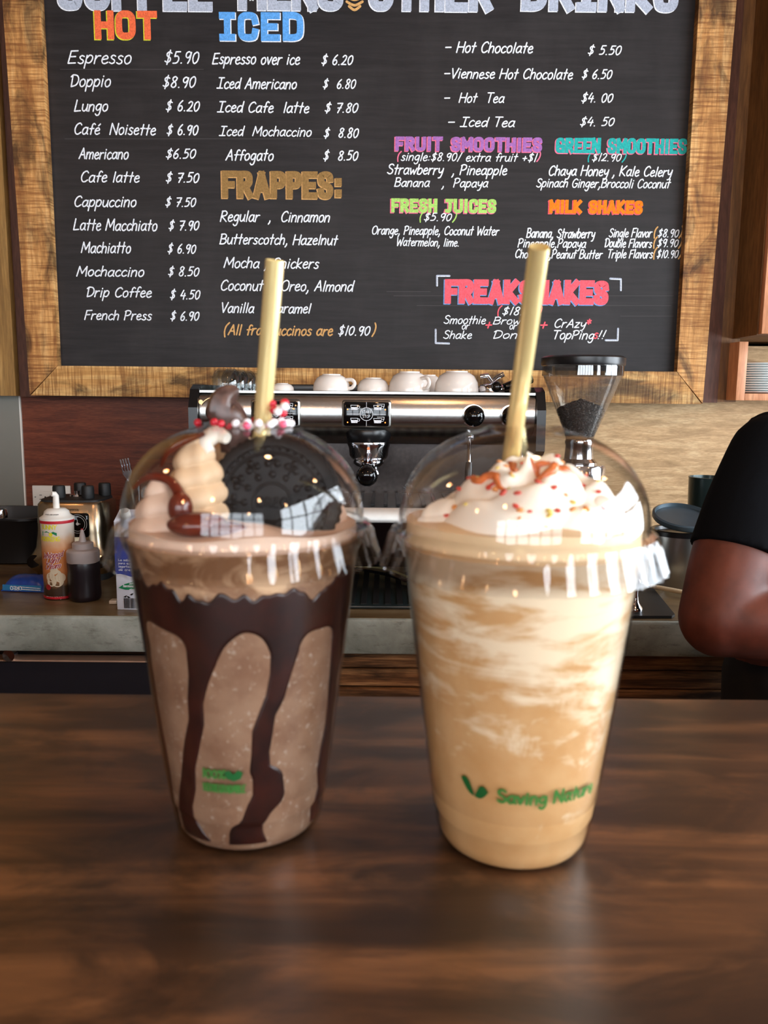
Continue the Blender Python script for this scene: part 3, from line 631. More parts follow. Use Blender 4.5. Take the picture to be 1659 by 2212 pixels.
def group(px):
    x = mx(px, YM + .02)
    zt = mz(925); zb = mz(958, YM + .02)
    m = MB(); m.lathe([(.048, zt - .004), (.05, zt - .012), (.045, zb + .004), (.04, zb)], 32, (x, .035, 0)); m.box(x - .045, x + .045, .03, .15, zb + .006, zt - .002, .01)
    m.make('group_head', M_blkpl, em, 45)
for px in (597, 796): group(px)
def portafilter(px, label):
    p = at(px, 985, YM + .0); t = thing('portafilter', label, 'portafilter', (p.x, YM + .02, CT + mz(956)), group='portafilters locked in the machine')
    MB().lathe([(.046, .0), (.047, -.006), (.044, -.012), (.042, -.03), (.036, -.038), (.012, -.042), (.0005, -.042)], 36, (0, .015, 0)).make('basket', M_chrome, t, 50)
    m = MB(); m.lathe([(.030, -.036), (.033, -.040), (.033, -.046), (.026, -.052), (.02, -.054), (.0005, -.054)], 28, (0, .0, 0))
    m.tube([(0, 0, -.05), (-.014, .0, -.058), (-.018, 0, -.07)], .006, 12); m.tube([(0, 0, -.05), (.014, .0, -.058), (.018, 0, -.07)], .006, 12); m.make('spout', M_chrome, t, 50)
    MB().tube([(0, -.02, -.030), (0, -.05, -.036), (0, -.085, -.043)], [.010, .009, .010], 16).make('neck', M_chrome, t, 60)
    MB().tube([(0, -.08, -.042), (0, -.10, -.045), (0, -.14, -.052), (0, -.17, -.057), (0, -.182, -.059), (0, -.186, -.0595)], [.010, .015, .018, .021, .016, .006], 20).make('handle', M_blkgl, t, 60)
    m = MB(); m.lathe([(.0035, 0), (.003, .002), (.0005, .002)], 12, M=Matrix.Translation((0, -.032, -.012)) @ Matrix.Rotation(R(90), 4, 'X')); m.make('rivet', plain('copper', (200, 120, 80), .3, 1), t)
portafilter(796, 'chrome portafilter with black ball-ended handle in the middle of the coffee machine')
portafilter(600, 'chrome portafilter with black handle hidden behind the cookie drink')
def wand(px, label=None):
    x = mx(px, YM); m = MB()
    m.tube([(x, .03, mz(930)), (x, .02, mz(945)), (x - .004, -.01, mz(965)), (x - .006, -.03, mz(1010)), (x - .008, -.035, mz(1085))], .0045, 12); w_ = m.make('steam_wand', M_chrome, em, 60)
    MB().ball((x, .028, mz(944)), .013, .013, .013).make('ball_joint', M_chrome, w_, 60)
    MB().tube([(x - .0052, -.026, mz(995)), (x - .0058, -.0295, mz(1008)), (x - .0068, -.032, mz(1035))], [.007, .0085, .007], 14).make('grip', M_blkpl, w_, 60)
wand(1018); wand(468); wand(1130)
# reusable white cup upside down
cupid = 0
def white_cup(px, py, Y, r, h, label, handle=None, cat='cup', grp='white cups upside down on the coffee machine'):
    p = at(px, 852, Y); t = thing('coffee_cup', label, cat, (p.x, Y, CT + TOPZ + .007), group=grp)
    k = .0025
    prof = [(r - k, .0), (r, .0), (r * 1.0, h * .12), (r * .96, h * .45), (r * .80, h * .76), (r * .58, h * .92), (r * .5, h * .94), (r * .5, h), (r * .44, h), (r * .42, h * .95), (r * .2, h * .93), (.0005, h * .93)]
    prof += [(.0005, h * .93 - k), (r * .55, h * .9 - k), (r * .77, h * .73), (r * .93, h * .43), (r - k, .0)]
    MB().lathe(prof, 36).make('bowl', M_porc, t, 50)
    if handle is not None:
        a = handle; c_, s_ = cos(a), sin(a)
        pts = [(r * .86, .66), (r * 1.2, .66), (r * 1.36, .45), (r * 1.22, .2), (r * .97, .14)]
        pts = crom([(q[0], q[1] * h) for q in pts], 5)
        MB().tube([(q[0] * c_, q[0] * s_, q[1]) for q in pts], .0042, 10).make('handle', M_porc, t, 60)
    return t
YC = YM + .10
white_cup(610, 0, YC, .026, .016, 'small white espresso dish just right of the glasses, half behind the left straw')
white_cup(716, 0, YC, .041, .037, 'white cup with handle pointing right, upside down above the middle keypad', R(-20))
white_cup(806, 0, YC + .01, .036, .030, 'low white cup upside down between two taller cups')
white_cup(884, 0, YC, .046, .044, 'tall white cup upside down with its handle facing front right', R(-48))
white_cup(925, 0, YC + .11, .034, .040, 'white cup mostly hidden behind two taller cups')
white_cup(986, 0, YC, .049, .046, 'widest white cup upside down, rightmost on the coffee machine')
for i, (px, dy) in enumerate(((490, 0), (508, .072), (526, .144), (543, .216))):
    p = at(px, 852, YC + dy)
    lb = ('clear ribbed glass upside down, leftmost and nearest on the coffee machine', 'clear glass upside down, second from the left in the glass row', 'clear glass upside down, third from the left in the glass row', 'clear glass upside down at the far end of the glass row')[i]
    t = thing('glass_cup', lb, 'glass', (p.x, YC + dy, CT + TOPZ + .007), group='glasses upside down on the coffee machine')
    MB().lathe([(.0325, 0), (.0335, .0), (.0340, .012), (.032, .028), (.025, .042), (.021, .045), (.019, .047), (.0005, .047), (.0005, .044), (.019, .043), (.0295, .028), (.032, .01), (.0325, 0)], 40, fn=lambda r, a, z: r * (1 + .012 * cos(14 * a))).make('glass_bowl', M_glass, t, 60)
# spare portafilter lying on the tray
t = thing('spare_portafilter', 'spare portafilter lying spout up behind the right straw', 'portafilter', (at(1062, 852, YC).x, YC, CT + TOPZ + .007))
MB().lathe([(.028, 0), (.03, .008), (.026, .016), (.01, .02), (.0005, .02)], 24).make('basket', M_chrome, t, 50)
MB().tube([(-.028, -.01, .034), (-.012, -.01, .037), (0, 0, .024), (.012, -.008, .034), (.024, -.012, .04)], .0055, 12).make('spout', M_chrome, t, 60)
MB().tube([(.028, .0, .012), (.05, .01, .018), (.09, .02, .032)], [.008, .011, .012], 14).make('handle', M_blkgl, t, 60)
MB().ball((.006, -.03, .012), .012).make('knob_end', M_blkgl, t, 60)

# ------------------------------------------------------------------ grinder
YG = 1.76
p = at(1250, 1000, YG); gd = thing('coffee_grinder', 'chrome coffee grinder with a clear cone hopper of beans right of the machine', 'coffee grinder', (p.x, YG, CT))
gz = lambda py: at(1250, py, YG).z - CT
MB().lathe([(.088, gz(790)), (.089, gz(786)), (.089, gz(774)), (.084, gz(770)), (.0005, gz(770)), (.0005, gz(774)), (.083, gz(776)), (.083, gz(790)), (.088, gz(790))], 48).make('hopper_lid', M_blkpl, gd, 40)
zt1, zb1, zb2 = gz(788), gz(812), gz(940)
MB().lathe([(.086, zt1), (.084, zb1), (.032, zb2), (.030, gz(950)), (.0285, gz(950)), (.0305, zb2), (.0825, zb1), (.0845, zt1), (.086, zt1)], 48).make('hopper', M_hopper, gd, 40)
MB().lathe([(.0865, gz(792)), (.0865, gz(812)), (.0858, gz(812)), (.0858, gz(792)), (.0865, gz(792))], 48).make('hopper_band', clear('bright_band', (.8, .82, .84, 1), 1.9, .05), gd, 40)
def rat(z): return .031 + (z - zb2) / (zb1 - zb2) * (.0805 - .031)
bt = gz(885)
MB().lathe([(.0005, zb2), (rat(zb2) - .004, zb2), (rat(bt) - .005, bt), (rat(bt) * .6, bt + .004), (.0005, bt + .018)], 36).make('bean_core', M_bean, gd)
bm_ = MB(); rb = random.Random(3)
for k in range(620):
    z = rb.uniform(zb2, bt + .001); a = rb.uniform(0, 2 * pi); r = rat(z) - .0035 - rb.uniform(0, .002)
    if k % 5 == 0: r = rb.uniform(0, rat(bt) - .006); z = bt + .019 * (1 - r / rat(bt)) + .001
    Mx = Matrix.Translation((r * cos(a), r * sin(a), z)) @ Matrix.Rotation(rb.uniform(0, 6), 4, Vector((rb.random(), rb.random(), rb.random() + .1)).normalized())
    bm_.ball((0, 0, 0), .0055, .004, .003, 6, 4, Mx)
bm_.make('coffee_beans', M_bean, gd, 60, 'stuff')
MB().lathe([(.03, gz(948)), (.032, gz(955)), (.030, gz(962)), (.032, gz(990)), (.040, gz(998)), (.040, gz(1003)), (.0005, gz(1003))], 36).make('adjusting_collar', M_chrome, gd, 40)
MB().lathe([(.0005, gz(1003)), (.055, gz(1003)), (.058, gz(1008)), (.058, .17), (.05, .16), (.0005, .16)], 40).make('motor_housing', M_chrome, gd, 40)
MB().box(-.062, .062, -.05, .07, .03, .165, .01).make('body', M_satin, gd)
MB().box(-.075, .075, -.11, .085, 0, .03, .008).make('foot_plate', M_blkmet, gd)
MB().box(-.078, -.045, -.03, .01, gz(1045), gz(1000), .004).make('timer_box', M_blkpl, gd)
m = MB(); m.lathe([(.0005, .085), (.045, .085), (.05, .1), (.05, .15), (.0005, .16)], 28, (0, -.09, 0)); m.make('doser', M_blkpl, gd, 40)

# ------------------------------------------------------------------ right end of the worktop
p = atz(1466, 1275, CT); p.y += .06
cn = thing('steel_canister', 'brushed steel canister with dark lid, beside the arm of the person', 'canister', (at(1468, 1200, p.y).x, p.y, CT))
hc = at(1468, 1142, p.y).z - CT
MB().lathe([(.064, 0), (.066, .004), (.066, hc - .012), (.064, hc - .01), (.0005, hc - .01)], 44).make('body', M_satin, cn)
MB().lathe([(.0005, hc - .01), (.068, hc - .012), (.0685, hc - .002), (.064, hc), (.058, hc - .002), (.056, hc - .009), (.0005, hc - .008)], 44).make('rim', M_blkpl, cn)
MB().lathe([(.0005, 0), (.064, 0), (.067, .004), (.067, .012), (.062, .014), (.06, .006), (.0005, .006)], 44, M=Matrix.Translation((.0, .0, hc + .002)) @ Matrix.Translation((0, -.064, 0)) @ Matrix.Rotation(R(17), 4, 'X') @ Matrix.Translation((0, .064 - .045 + .045, .0))).make('lid', plain('blue_grey_lid', (70, 86, 96), .3, .3), cn)
m = MB(); write(m, 'Di', lambda a, b: (.0663 * sin(a / .0663), -.0663 * cos(a / .0663), b), -.004, .022, .016, .010, .0012, 0); m.make('stamped_letters', M_steel, cn, 0)
p = at(1533, 1030, 1.95)
jr = thing('dark_tumbler', 'tall dark green tumbler behind the steel canister', 'tumbler', (p.x, 1.95, CT))
MB().lathe([(.04, 0), (.042, .005), (.048, p.z - CT - .004), (.049, p.z - CT), (.046, p.z - CT), (.044, p.z - CT - .02), (.0005, p.z - CT - .03)], 40).make('body', plain('dark_green_metal', (40, 56, 56), .25, .3), jr)
q = [atz(1290, 1338, CT), atz(1466, 1338, CT), atz(1395, 1262, CT), atz(1290, 1262, CT)]
cM = (q[0] + q[2]) / 2
mt = thing('tamping_mat', 'black rubber tamping mat at the front edge under the tamper', 'mat', (cM.x, cM.y, CT))
pol = [((a - cM).x, (a - cM).y) for a in q]
pol = [(pol[0][0], pol[0][1] + .004), (pol[1][0] - .012, pol[1][1] + .004), (pol[1][0] - .002, pol[1][1] + .016), (pol[2][0] + .004, pol[2][1] - .01), (pol[2][0] - .01, pol[2][1]), (pol[3][0], pol[3][1])]
n = len(pol); m = MB(); m.add([(x, y, .0008) for x, y in pol] + [(x, y, .006) for x, y in pol], [tuple(range(n))[::-1], tuple(range(n, 2 * n))] + [(i, (i + 1) % n, (i + 1) % n + n, i + n) for i in range(n)])
m.make('mat_sheet', M_blkrub, mt)
p = atz(1372, 1322, CT + .006)
tp = thing('tamper', 'chrome espresso tamper with slim waist standing on the black mat', 'tamper', (p.x, p.y, CT + .0062))
MB().lathe([(.0005, 0), (.0135, 0), (.014, .002), (.014, .008), (.012, .011), (.006, .02), (.0035, .035), (.004, .048), (.0065, .055)], 28).make('base', M_chrome, tp, 40)
MB().ball((0, 0, .061), .0085, .0085, .0085).make('knob', M_chrome, tp, 60)
a, b, c = atz(1368, 1258, CT + .018), atz(1406, 1266, CT + .016), atz(1478, 1280, CT + .012)
wt = thing('wooden_handled_brush', 'slim tool with pale wooden handle lying across behind the mat', 'tool', tuple(Vector((c.x, c.y, CT))))
oo = Vector((c.x, c.y, CT)); u = c - b
MB().tube([b - oo - u * .02, b - oo + u * .1, b - oo + u * .6, c - oo, c - oo + u * .35 + Vector((0, 0, -.002))], [.0035, .0048, .0052, .0052, .004], 14).make('handle', plain('pale_wood', (216, 196, 160), .45), wt, 60)
MB().tube([a - oo, b - oo], .0025, 10).make('shaft', M_chrome, wt, 60)
MB().tube([a - oo + Vector((-.03, 0, -.006)), a - oo], [.011, .008], 12).make('head', M_chrome, wt, 60)
# rubber mat and cable before the machine
a, b = atz(700, 1316, CT), atz(700, 1240, CT)
m = thing('bar_mat', 'dark rubber bar mat lying before the coffee machine between the drinks', 'mat', ((at(820, 1200, a.y).x), a.y, CT))
MB().box(-.17, .17, 0, b.y - a.y, .0012, .008, .003).make('mat_sheet', plain('teal_black_rubber', (34, 44, 46), .25), m)
m = MB()
for k in range(14): m.box(-.16 + k * .0245, -.148 + k * .0245, .012, b.y - a.y - .012, .0075, .0095)
m.make('mat_ribs', M_blkrub, bpy.data.objects['bar_mat'])
cb = MB(); pts = [atz(690, 1238, CT + .012), atz(745, 1226, CT + .014), atz(790, 1224, CT + .014), atz(838, 1230, CT + .012), atz(880, 1246, CT + .012)]
c0 = Vector((pts[2].x, pts[2].y, CT))
o = MB().tube(crom([tuple(q - c0) for q in pts], 6), .0028, 8).make('power_cable', plain('cream_cable', (196, 178, 120), .4), None, 60); o.location = c0
tag(o, 'pale yellow cable running under the front of the coffee machine', 'cable')
pts = [atz(770, 1228, CT + .0145), atz(800, 1234, CT + .0145), atz(838, 1242, CT + .0145), atz(900, 1262, CT + .0145)]
o = MB().tube(crom([tuple(q - c0) for q in pts], 6), .0035, 8).make('power_cable', M_blkpl, None, 60); o.location = c0
tag(o, 'black cable trailing over the dark mat beside the yellow cable', 'cable')

# ------------------------------------------------------------------ left end of the worktop
def cylmap(r, off=.0004, turn=0.0):
    return lambda a, b: ((r + off) * sin(a / r + turn), -(r + off) * cos(a / r + turn), b)
# whipped cream can
p = atz(127, 1297, CT); Yc = p.y + .03; s = Yc / F
can = thing('cream_can', 'white and orange whipped cream spray can left of the dark squeeze bottle', 'can', (at(127, 1200, Yc).x, Yc, CT))
cz = lambda py: at(127, py, Yc).z - CT
rc = .0325; z_t = cz(1121)
MB().lathe([(.0005, .001), (.030, .001), (.032, 0), (rc + .0006, .003), (rc, .006), (rc, z_t - .003), (rc + .0006, z_t)], 48).make('body', M_white, can)
t = NT('can_print'); sep = t.new('ShaderNodeSeparateXYZ'); t.link(t.coord(), sep.inputs[0]); zz = sep.outputs[2]
nz = t.noise(t.coord(), 60, 4); z2 = t.math('ADD', zz, t.math('MULTIPLY', t.math('SUBTRACT', nz, .5), .02))
zn = t.math('DIVIDE', z2, z_t)
c = t.ramp(zn, [(0.0, lin((50, 30, 20))), (.16, lin((66, 50, 36))), (.2, lin((120, 90, 64))), (.36, lin((206, 132, 78))), (.6, lin((214, 140, 84))), (.76, lin((226, 190, 156))), (.84, lin((232, 222, 210)))])
t.base(c); t.set(Roughness=.25, Metallic=.2); can.children[0].data.materials[0] = t.m
red = plain('red_print', (176, 26, 40), .35); yel = plain('yellow_print', (214, 204, 40), .4); grn = plain('green_print', (20, 120, 76), .4); dred = plain('dark_red_print', (150, 30, 34), .4)
MB().lathe([(rc + .001, z_t - .006), (rc + .0012, z_t - .003), (rc + .001, z_t), (rc - .002, z_t), (rc - .002, z_t - .006), (rc + .001, z_t - .006)], 48).make('red_ring', red, can)
MB().lathe([(rc + .0006, .003), (rc + .001, .005), (rc + .0006, .008), (rc - .002, .008), (rc - .002, .003), (rc + .0006, .003)], 48).make('red_ring', red, can)
MB().lathe([(rc + .0012, z_t), (rc + .0015, z_t + .004), (rc - .003, z_t + .007), (.026, z_t + .010), (.024, z_t + .017), (.018, z_t + .022), (.011, z_t + .023), (.0005, z_t + .023)], 40).make('shoulder', M_white, can)
MB().tube([(0, 0, z_t + .02), (0, 0, z_t + .04), (0, 0, z_t + .048), (-.0015, -.002, z_t + .052), (-.006, -.007, z_t + .053)], [.0068, .0062, .006, .0058, .005], 16).make('nozzle', M_white, can, 60)
cmz = lambda off=.0004: cylmap(rc, off)
m = MB(); write(m, 'SUNNY', cmz(), -.023, cz(1138), .034, .0085, .0017, 0, .8, .1); write(m, 'MORNING', cmz(), -.026, cz(1163), .042, .0085, .0017, 0, .8, .1); m.make('print_lettering', yel, can, 0)
m = MB(); fillpoly(m, [(-.021, cz(1152)), (.011, cz(1152)), (.011, cz(1146)), (.004, cz(1143)), (-.002, cz(1146)), (-.010, cz(1142)), (-.016, cz(1145)), (-.021, cz(1143))], cmz(.0006)); m.make('print_hills', grn, can, 0)
m = MB(); disc(m, (-.001, cz(1149)), .004, cmz(.0008), 16); m.make('print_sun', yel, can, 0)
for col, off, pen, ddx in ((CH['white'], .0004, .0024, .0005), (dred, .0008, .0014, 0)):
    m = MB(); random.seed(4)
    for tx, a_, yb, w_, cp in (('Whipped', -.022, 1198, .043, .0115), ('Light', -.015, 1209, .030, .0105), ('Cream', -.018, 1221, .034, .0105)):
        write(m, tx, lambda u, v, o_=off: cmz(o_)(u, v + u * .12), a_ + ddx, cz(yb), w_, cp, pen, .35, .5, .1)
    m.make('print_lettering', col, can, 0)
m = MB(); zc_ = cz(1240)
for dx, dz, rr in ((-.008, 0, .010), (.002, .004, .013), (.012, -.001, .010), (.0, .014, .008), (.006, -.008, .012), (-.006, -.009, .010)):
    disc(m, (dx + .002, zc_ + dz), rr, cmz(.0003 + rr * .01), 18)
m.make('print_cream', plain('printed_cream', (200, 186, 160), .4), can, 0)
m = MB(); disc(m, (-.012, cz(1261)), .006, cmz(.0007), 16); m.make('print_berry', dred, can, 0)
m = MB(); write(m, 'NET WT 15 OZ (425g)', cmz(), -.02, cz(1285), .034, .004, .0006, 0); m.make('print_lettering', CH['white'], can, 0)
m = MB(); write(m, 'contents under pressure', cylmap(.0268, .0008), -.014, z_t + .012, .028, .0024, .0004, 0); m.make('print_lettering', M_blkpl, can, 0)
# squeeze bottle
p = atz(182, 1303, CT); Yq = p.y + .03
sb = thing('squeeze_bottle', 'dark sauce squeeze bottle with a milky cap and cone nozzle', 'bottle', (at(182, 1250, Yq).x, Yq, CT))
qz = lambda py: at(182, py, Yq).z - CT; r_ = .0325
def soft(r, a, z): return r * (1 + .035 * cos(4 * a))
MB().lathe([(.0005, .001), (.028, .001), (.031, .004), (r_, .012), (r_ - .001, qz(1230)), (.0325, qz(1216)), (.030, qz(1208))], 48, fn=soft).make('body', plain('dark_sauce', (24, 16, 22), .35), sb)
M_milky = plain('milky_plastic', (160, 150, 148), .4)
MB().lathe([(.0315, qz(1213)), (.0325, qz(1211)), (.0325, qz(1190)), (.030, qz(1186)), (.021, qz(1184)), (.021, qz(1173)), (.018, qz(1171)), (.0075, qz(1170)), (.006, qz(1160)), (.003, qz(1146)), (.0022, qz(1143)), (.0005, qz(1143))], 48).make('cap', M_milky, sb, 30)
MB().lathe([(.0024, qz(1145)), (.0026, qz(1142)), (.0005, qz(1142))], 12).make('nozzle_tip', red, sb)
# milk carton
p = atz(283, 1318, CT); Yk = p.y
ck = thing('milk_carton', 'white milk carton with blue top band, green leaf and barcode, behind the left cup', 'carton', (at(288, 1318, Yk).x, Yk + .035, CT), R(-3))
kz = lambda py: at(283, py, Yk).z - CT; kx = lambda px: (at(px, 1250, Yk).x - ck.location.x)
Hk = kz(1128); M_cart = plain('white_card', (206, 212, 226), .4)
MB().box(-.031, .039, -.035, .035, 0, Hk, .002).make('body', M_cart, ck)
m = MB(); m.add([(-.031, -.035, Hk), (.039, -.035, Hk), (.039, .035, Hk), (-.031, .035, Hk), (-.031, 0, Hk + .02), (.039, 0, Hk + .02)], [(0, 1, 5, 4), (2, 3, 4, 5), (1, 2, 5), (3, 0, 4)]); m.make('gable', M_cart, ck, 0)
MB().lathe([(.010, 0), (.0105, .002), (.0105, .013), (.009, .015), (.0005, .015)], 24, M=Matrix.Translation((-.012, -.02, Hk + .008)) @ Matrix.Rotation(R(28), 4, 'X')).make('screw_cap', M_white, ck)
fk = lambda a, b: (a, -.0356, b)
m = MB(); fillpoly(m, [(-.031, kz(1160)), (.039, kz(1160)), (.039, kz(1238)), (.02, kz(1243)), (.0, kz(1246)), (-.012, kz(1242)), (-.022, kz(1240)), (-.031, kz(1241))], fk); m.make('blue_band', plain('blue_print', (40, 58, 140), .4), ck, 0)
m = MB()
for k, yy in enumerate((1212, 1219, 1226, 1233)): write(m, ('La sabor perfecto', 'para que las vacas', 'lagartadas como tu', 'de crecimiento')[k], lambda a, b: (a, -.0362, b), -.024, kz(yy), .055, .0042, .0006, 0)
write(m, 'sin', lambda a, b: (a, -.0368, b), -.004, kz(1262), .01, .005, .0009, .3); write(m, 'hormona STB', lambda a, b: (a, -.0368, b), -.016, kz(1268), .034, .005, .0009, .3); write(m, 'alimentos', lambda a, b: (a, -.0368, b), -.004, kz(1274), .02, .003, .0006, .3)
m.make('print_lettering', CH['white'], ck, 0)
m = MB(); fillpoly(m, [(-.026 + .0, kz(1270)), (-.014, kz(1262)), (.004, kz(1256)), (.03, kz(1256)), (.022, kz(1270)), (.006, kz(1274)), (-.012, kz(1274))], lambda a, b: (a, -.0362, b)); m.make('green_leaf', grn, ck, 0)
m = MB(); rb = random.Random(5); x = -.016
while x < .016:
    w_ = rb.choice((.0005, .0009, .0014)); fillpoly(m, [(x, kz(1314)), (x + w_, kz(1314)), (x + w_, kz(1292)), (x, kz(1292))], lambda a, b: (a, -.0362, b)); x += w_ + rb.choice((.0006, .0009))
for cx_, cy_, sg in ((-.013, 1290, 1), (.0, 1285, 1), (.013, 1288, -1), (-.006, 1291, -1)):
    fillpoly(m, [(cx_ - .004 * sg, kz(cy_)), (cx_, kz(cy_ - 3)), (cx_ + .004 * sg, kz(cy_ - 4)), (cx_ + .001 * sg, kz(cy_ + 1))], lambda a, b: (a, -.0362, b))
m.make('barcode', M_blkpl, ck, 0)
# small white lid tab beside the carton
o = MB().box(-.008, .008, -.01, .01, 0, .008, .002).make('plastic_clip', M_white); o.location = (at(247, 1300, Yk + .05).x, Yk + .05, CT + .0005)
tag(o, 'tiny cream plastic clip on the worktop left of the milk carton', 'clip')
# blender base
p = atz(165, 1240, CT); Yb = 1.86
bl_ = thing('blender_base', 'steel blender base with timer dial and black jar studs behind the cans', 'blender', (at(173, 1200, Yb).x, Yb, CT))
bz = lambda py: at(165, py, Yb - .05).z - CT
secs = [(.082, .075, 0.0), (.083, .077, .015), (.098, .085, .03), (.099, .086, .05), (.094, .08, .058), (.084, .075, .075), (.08, .07, .11), (.077, .067, bz(1090)), (.072, .062, bz(1084))]
def rsq(ax, ay, z, n=40, pw=.45):
    out = []
    for i in range(n):
        a = 2 * pi * i / n; c_, s_ = cos(a), sin(a)
        out.append((ax * math.copysign(abs(c_) ** pw, c_), ay * math.copysign(abs(s_) ** pw, s_), z))
    return out
def loft(rings, name, mat, parent, sm=40):
    m = MB(); n = len(rings[0]); vs = [v for r in rings for v in r]
    fs = [(j * n + i, j * n + (i + 1) % n, (j + 1) * n + (i + 1) % n, (j + 1) * n + i) for j in range(len(rings) - 1) for i in range(n)]
    fs += [tuple(range(n))[::-1], tuple((len(rings) - 1) * n + i for i in range(n))]
    return m.add(vs, fs).make(name, mat, parent, sm)
loft([rsq(a, b, z) for a, b, z in secs[:2]] , 'rubber_skirt', M_blkrub, bl_)
M_champ = plain('champagne_steel', (176, 160, 134), .25, 1.0, .05)
loft([rsq(a, b, z) for a, b, z in secs[1:]], 'housing', M_champ, bl_)
loft([rsq(.071, .061, bz(1084)), rsq(.070, .06, bz(1080)), rsq(.04, .04, bz(1077))], 'top_pad', M_blkrub, bl_)
for x, y in ((-.030, -.03), (-.004, .03), (.036, -.03), (.054, .03)):
    MB().lathe([(.013, bz(1081)), (.014, bz(1076)), (.0135, bz(1056)), (.012, bz(1053)), (.0005, bz(1053))], 20, (x, y, .002), fn=lambda r, a, z: r * (1 + .06 * cos(4 * a))).make('jar_stud', M_blkrub, bl_)
MB().lathe([(.018, 0), (.016, .006), (.006, .008), (.006, .014), (.0005, .014)], 20, (0, 0, bz(1079))).make('drive_coupling', M_chrome, bl_)
fp = lambda a, b: (a, -.0745, b)
MB().box(-.055, .05, -.074, -.06, bz(1158), bz(1106), .006).make('control_panel', M_blkgl, bl_)
m = MB(); fq = lambda a, b: (a, -.0748, b); cc = (.026, bz(1128))
for rr in (.021, .0165): ribbon(m, [(cc[0] + rr * cos(2 * pi * i / 32), cc[1] + rr * sin(2 * pi * i / 32)) for i in range(33)], .0009, fq, False)
ribbon(m, [(cc[0], cc[1] + .009), (cc[0], cc[1]), (cc[0] + .006, cc[1])], .0016, fq); disc(m, cc, .0035, fq)
write(m, '88', fq, -.012, bz(1134), .016, .009, .0009, .1); ribbon(m, [(-.03, bz(1112)), (.0, bz(1112))], .0006, fq)
m.make('dial_print', plain('grey_print', (190, 190, 190), .4), bl_, 0)
m = MB(); write(m, 'electrolehome.', lambda a, b: (a, -.0705, b), -.04, bz(1100), .07, .006, .0009, 0); m.make('brand_lettering', M_blkpl, bl_, 0)
for sx in (-1, 1):
    MB().lathe([(.014, 0), (.015, .002), (.0005, .003)], 20, M=Matrix.Translation((sx * .075, -.078, .046)) @ Matrix.Rotation(R(65), 4, 'X')).make('button', M_blkgl, bl_)
# wall outlet
p0, p1 = at(71, 1048, YW), at(156, 1098, YW)
ol = thing('wall_outlet', 'white double power outlet plate on the brown wall behind the blender', 'outlet', ((p0.x + p1.x) / 2, YW - .0005, (p0.z + p1.z) / 2))
hw, hh = (p1.x - p0.x) / 2, (p0.z - p1.z) / 2
MB().box(-hw, hw, -.006, 0, -hh, hh, .002).make('cover_plate', M_white, ol)
MB().box(-hw * .6, hw * .6, -.009, -.004, -hh * .5, hh * .5, .001).make('socket_face', M_white, ol)
m = MB()
for x in (-.022, .022):
    m.box(x - .010, x - .003, -.0095, -.0085, .005, .0065); m.box(x - .010, x - .003, -.0095, -.0085, -.0065, -.005); m.box(x + .004, x + .008, -.0095, -.0085, -.002, .002)
m.make('slots', M_blkpl, ol, 0)
MB().lathe([(.002, 0), (.002, .001), (.0005, .0012)], 10, M=Matrix.Translation((-hw * .85, -.0062, 0)) @ Matrix.Rotation(R(90), 4, 'X')).make('screw', M_satin, ol)
pl = thing('power_plug', 'black power plug pushed into the white wall outlet', 'plug', (ol.location.x + .022, YW - .0105, ol.location.z))
MB().box(-.014, .014, -.03, 0, -.014, .012, .004).make('plug_body', M_blkpl, pl)
MB().tube(crom([(0, -.028, -.004), (0, -.05, -.01), (.03, -.05, -.02), (.09, -.05, -.06), (.10, -.04, ol.location.z * -1 + CT + .0045)], 5), .003, 8).make('cord', M_blkpl, pl, 60)
# jar with forks
Yj = 1.9; p = at(283, 1036, Yj)
gj = thing('cutlery_jar', 'clear glass jar of cutlery mostly hidden behind the cookie drink', 'jar', (at(308, 1100, Yj).x, Yj, CT))
hj = p.z - CT
MB().lathe([(.0005, .002), (.036, .002), (.038, .004), (.038, hj - .002), (.039, hj), (.037, hj), (.0355, hj - .004), (.0355, .006), (.0005, .006)], 40).make('glass_wall', M_glass, gj, 50)
def fork(lx, ly, ang, h, label, rx=0.0):
    t = thing('fork', label, 'fork', (gj.location.x + lx, Yj + ly, CT + .007)); t.rotation_euler = (rx, ang, 0)
    m = MB(); m.box(-.003, .003, -.001, .001, 0, h - .05, .0008, 1); m.make('shank', M_chrome, t)
    m = MB(); m.prism([(-.003, h - .052), (.003, h - .052), (.011, h - .036), (.0115, h - .03), (-.0115, h - .03), (-.011, h - .036)], -.001, .001); m.make('fork_head', M_chrome, t, 0)
    for k in range(4): MB().box(-.0112 + k * .0062, -.0076 + k * .0062, -.001, .001, h - .031, h, .0006, 1).make('tine', M_chrome, t)
fork(.012, 0, R(-11), at(280, 989, Yj).z - CT - .004, 'steel fork standing tines up in the glass jar')
fork(-.012, .012, R(6), .17, 'shorter steel fork leaning right in the glass jar')
# black bin and cookie packet
Yn = 2.06; p = at(92, 1112, Yn)
bn = thing('black_bin', 'matte black bin with raised rim at the far left of the worktop', 'bin', (at(-13, 1200, 1.95).x, Yn, CT))
hb = at(60, 1122, Yn - .12).z - CT
rings = [rsq(.10, .10, 0), rsq(.105, .105, .004), rsq(.112, .115, hb - .012), rsq(.118, .12, hb - .006), rsq(.118, .12, hb), rsq(.110, .112, hb), rsq(.104, .106, hb - .03), rsq(.098, .1, hb - .08)]
loft(rings, 'tub', plain('matte_black', (13, 13, 15), .45), bn)
ring = thing('chrome_ring', 'chrome ring shaped spout leaning over the rim of the black bin', 'fitting', (at(4, 1119, Yn - .1).x, Yn - .105, CT + hb + .0005))
MB().lathe([(.012, 0), (.016, .001), (.0165, .012), (.014, .022), (.011, .022), (.0125, .012), (.012, 0)], 28).make('ring_body', M_chrome, ring, 50)
a = at(57, 1272, 1.68)
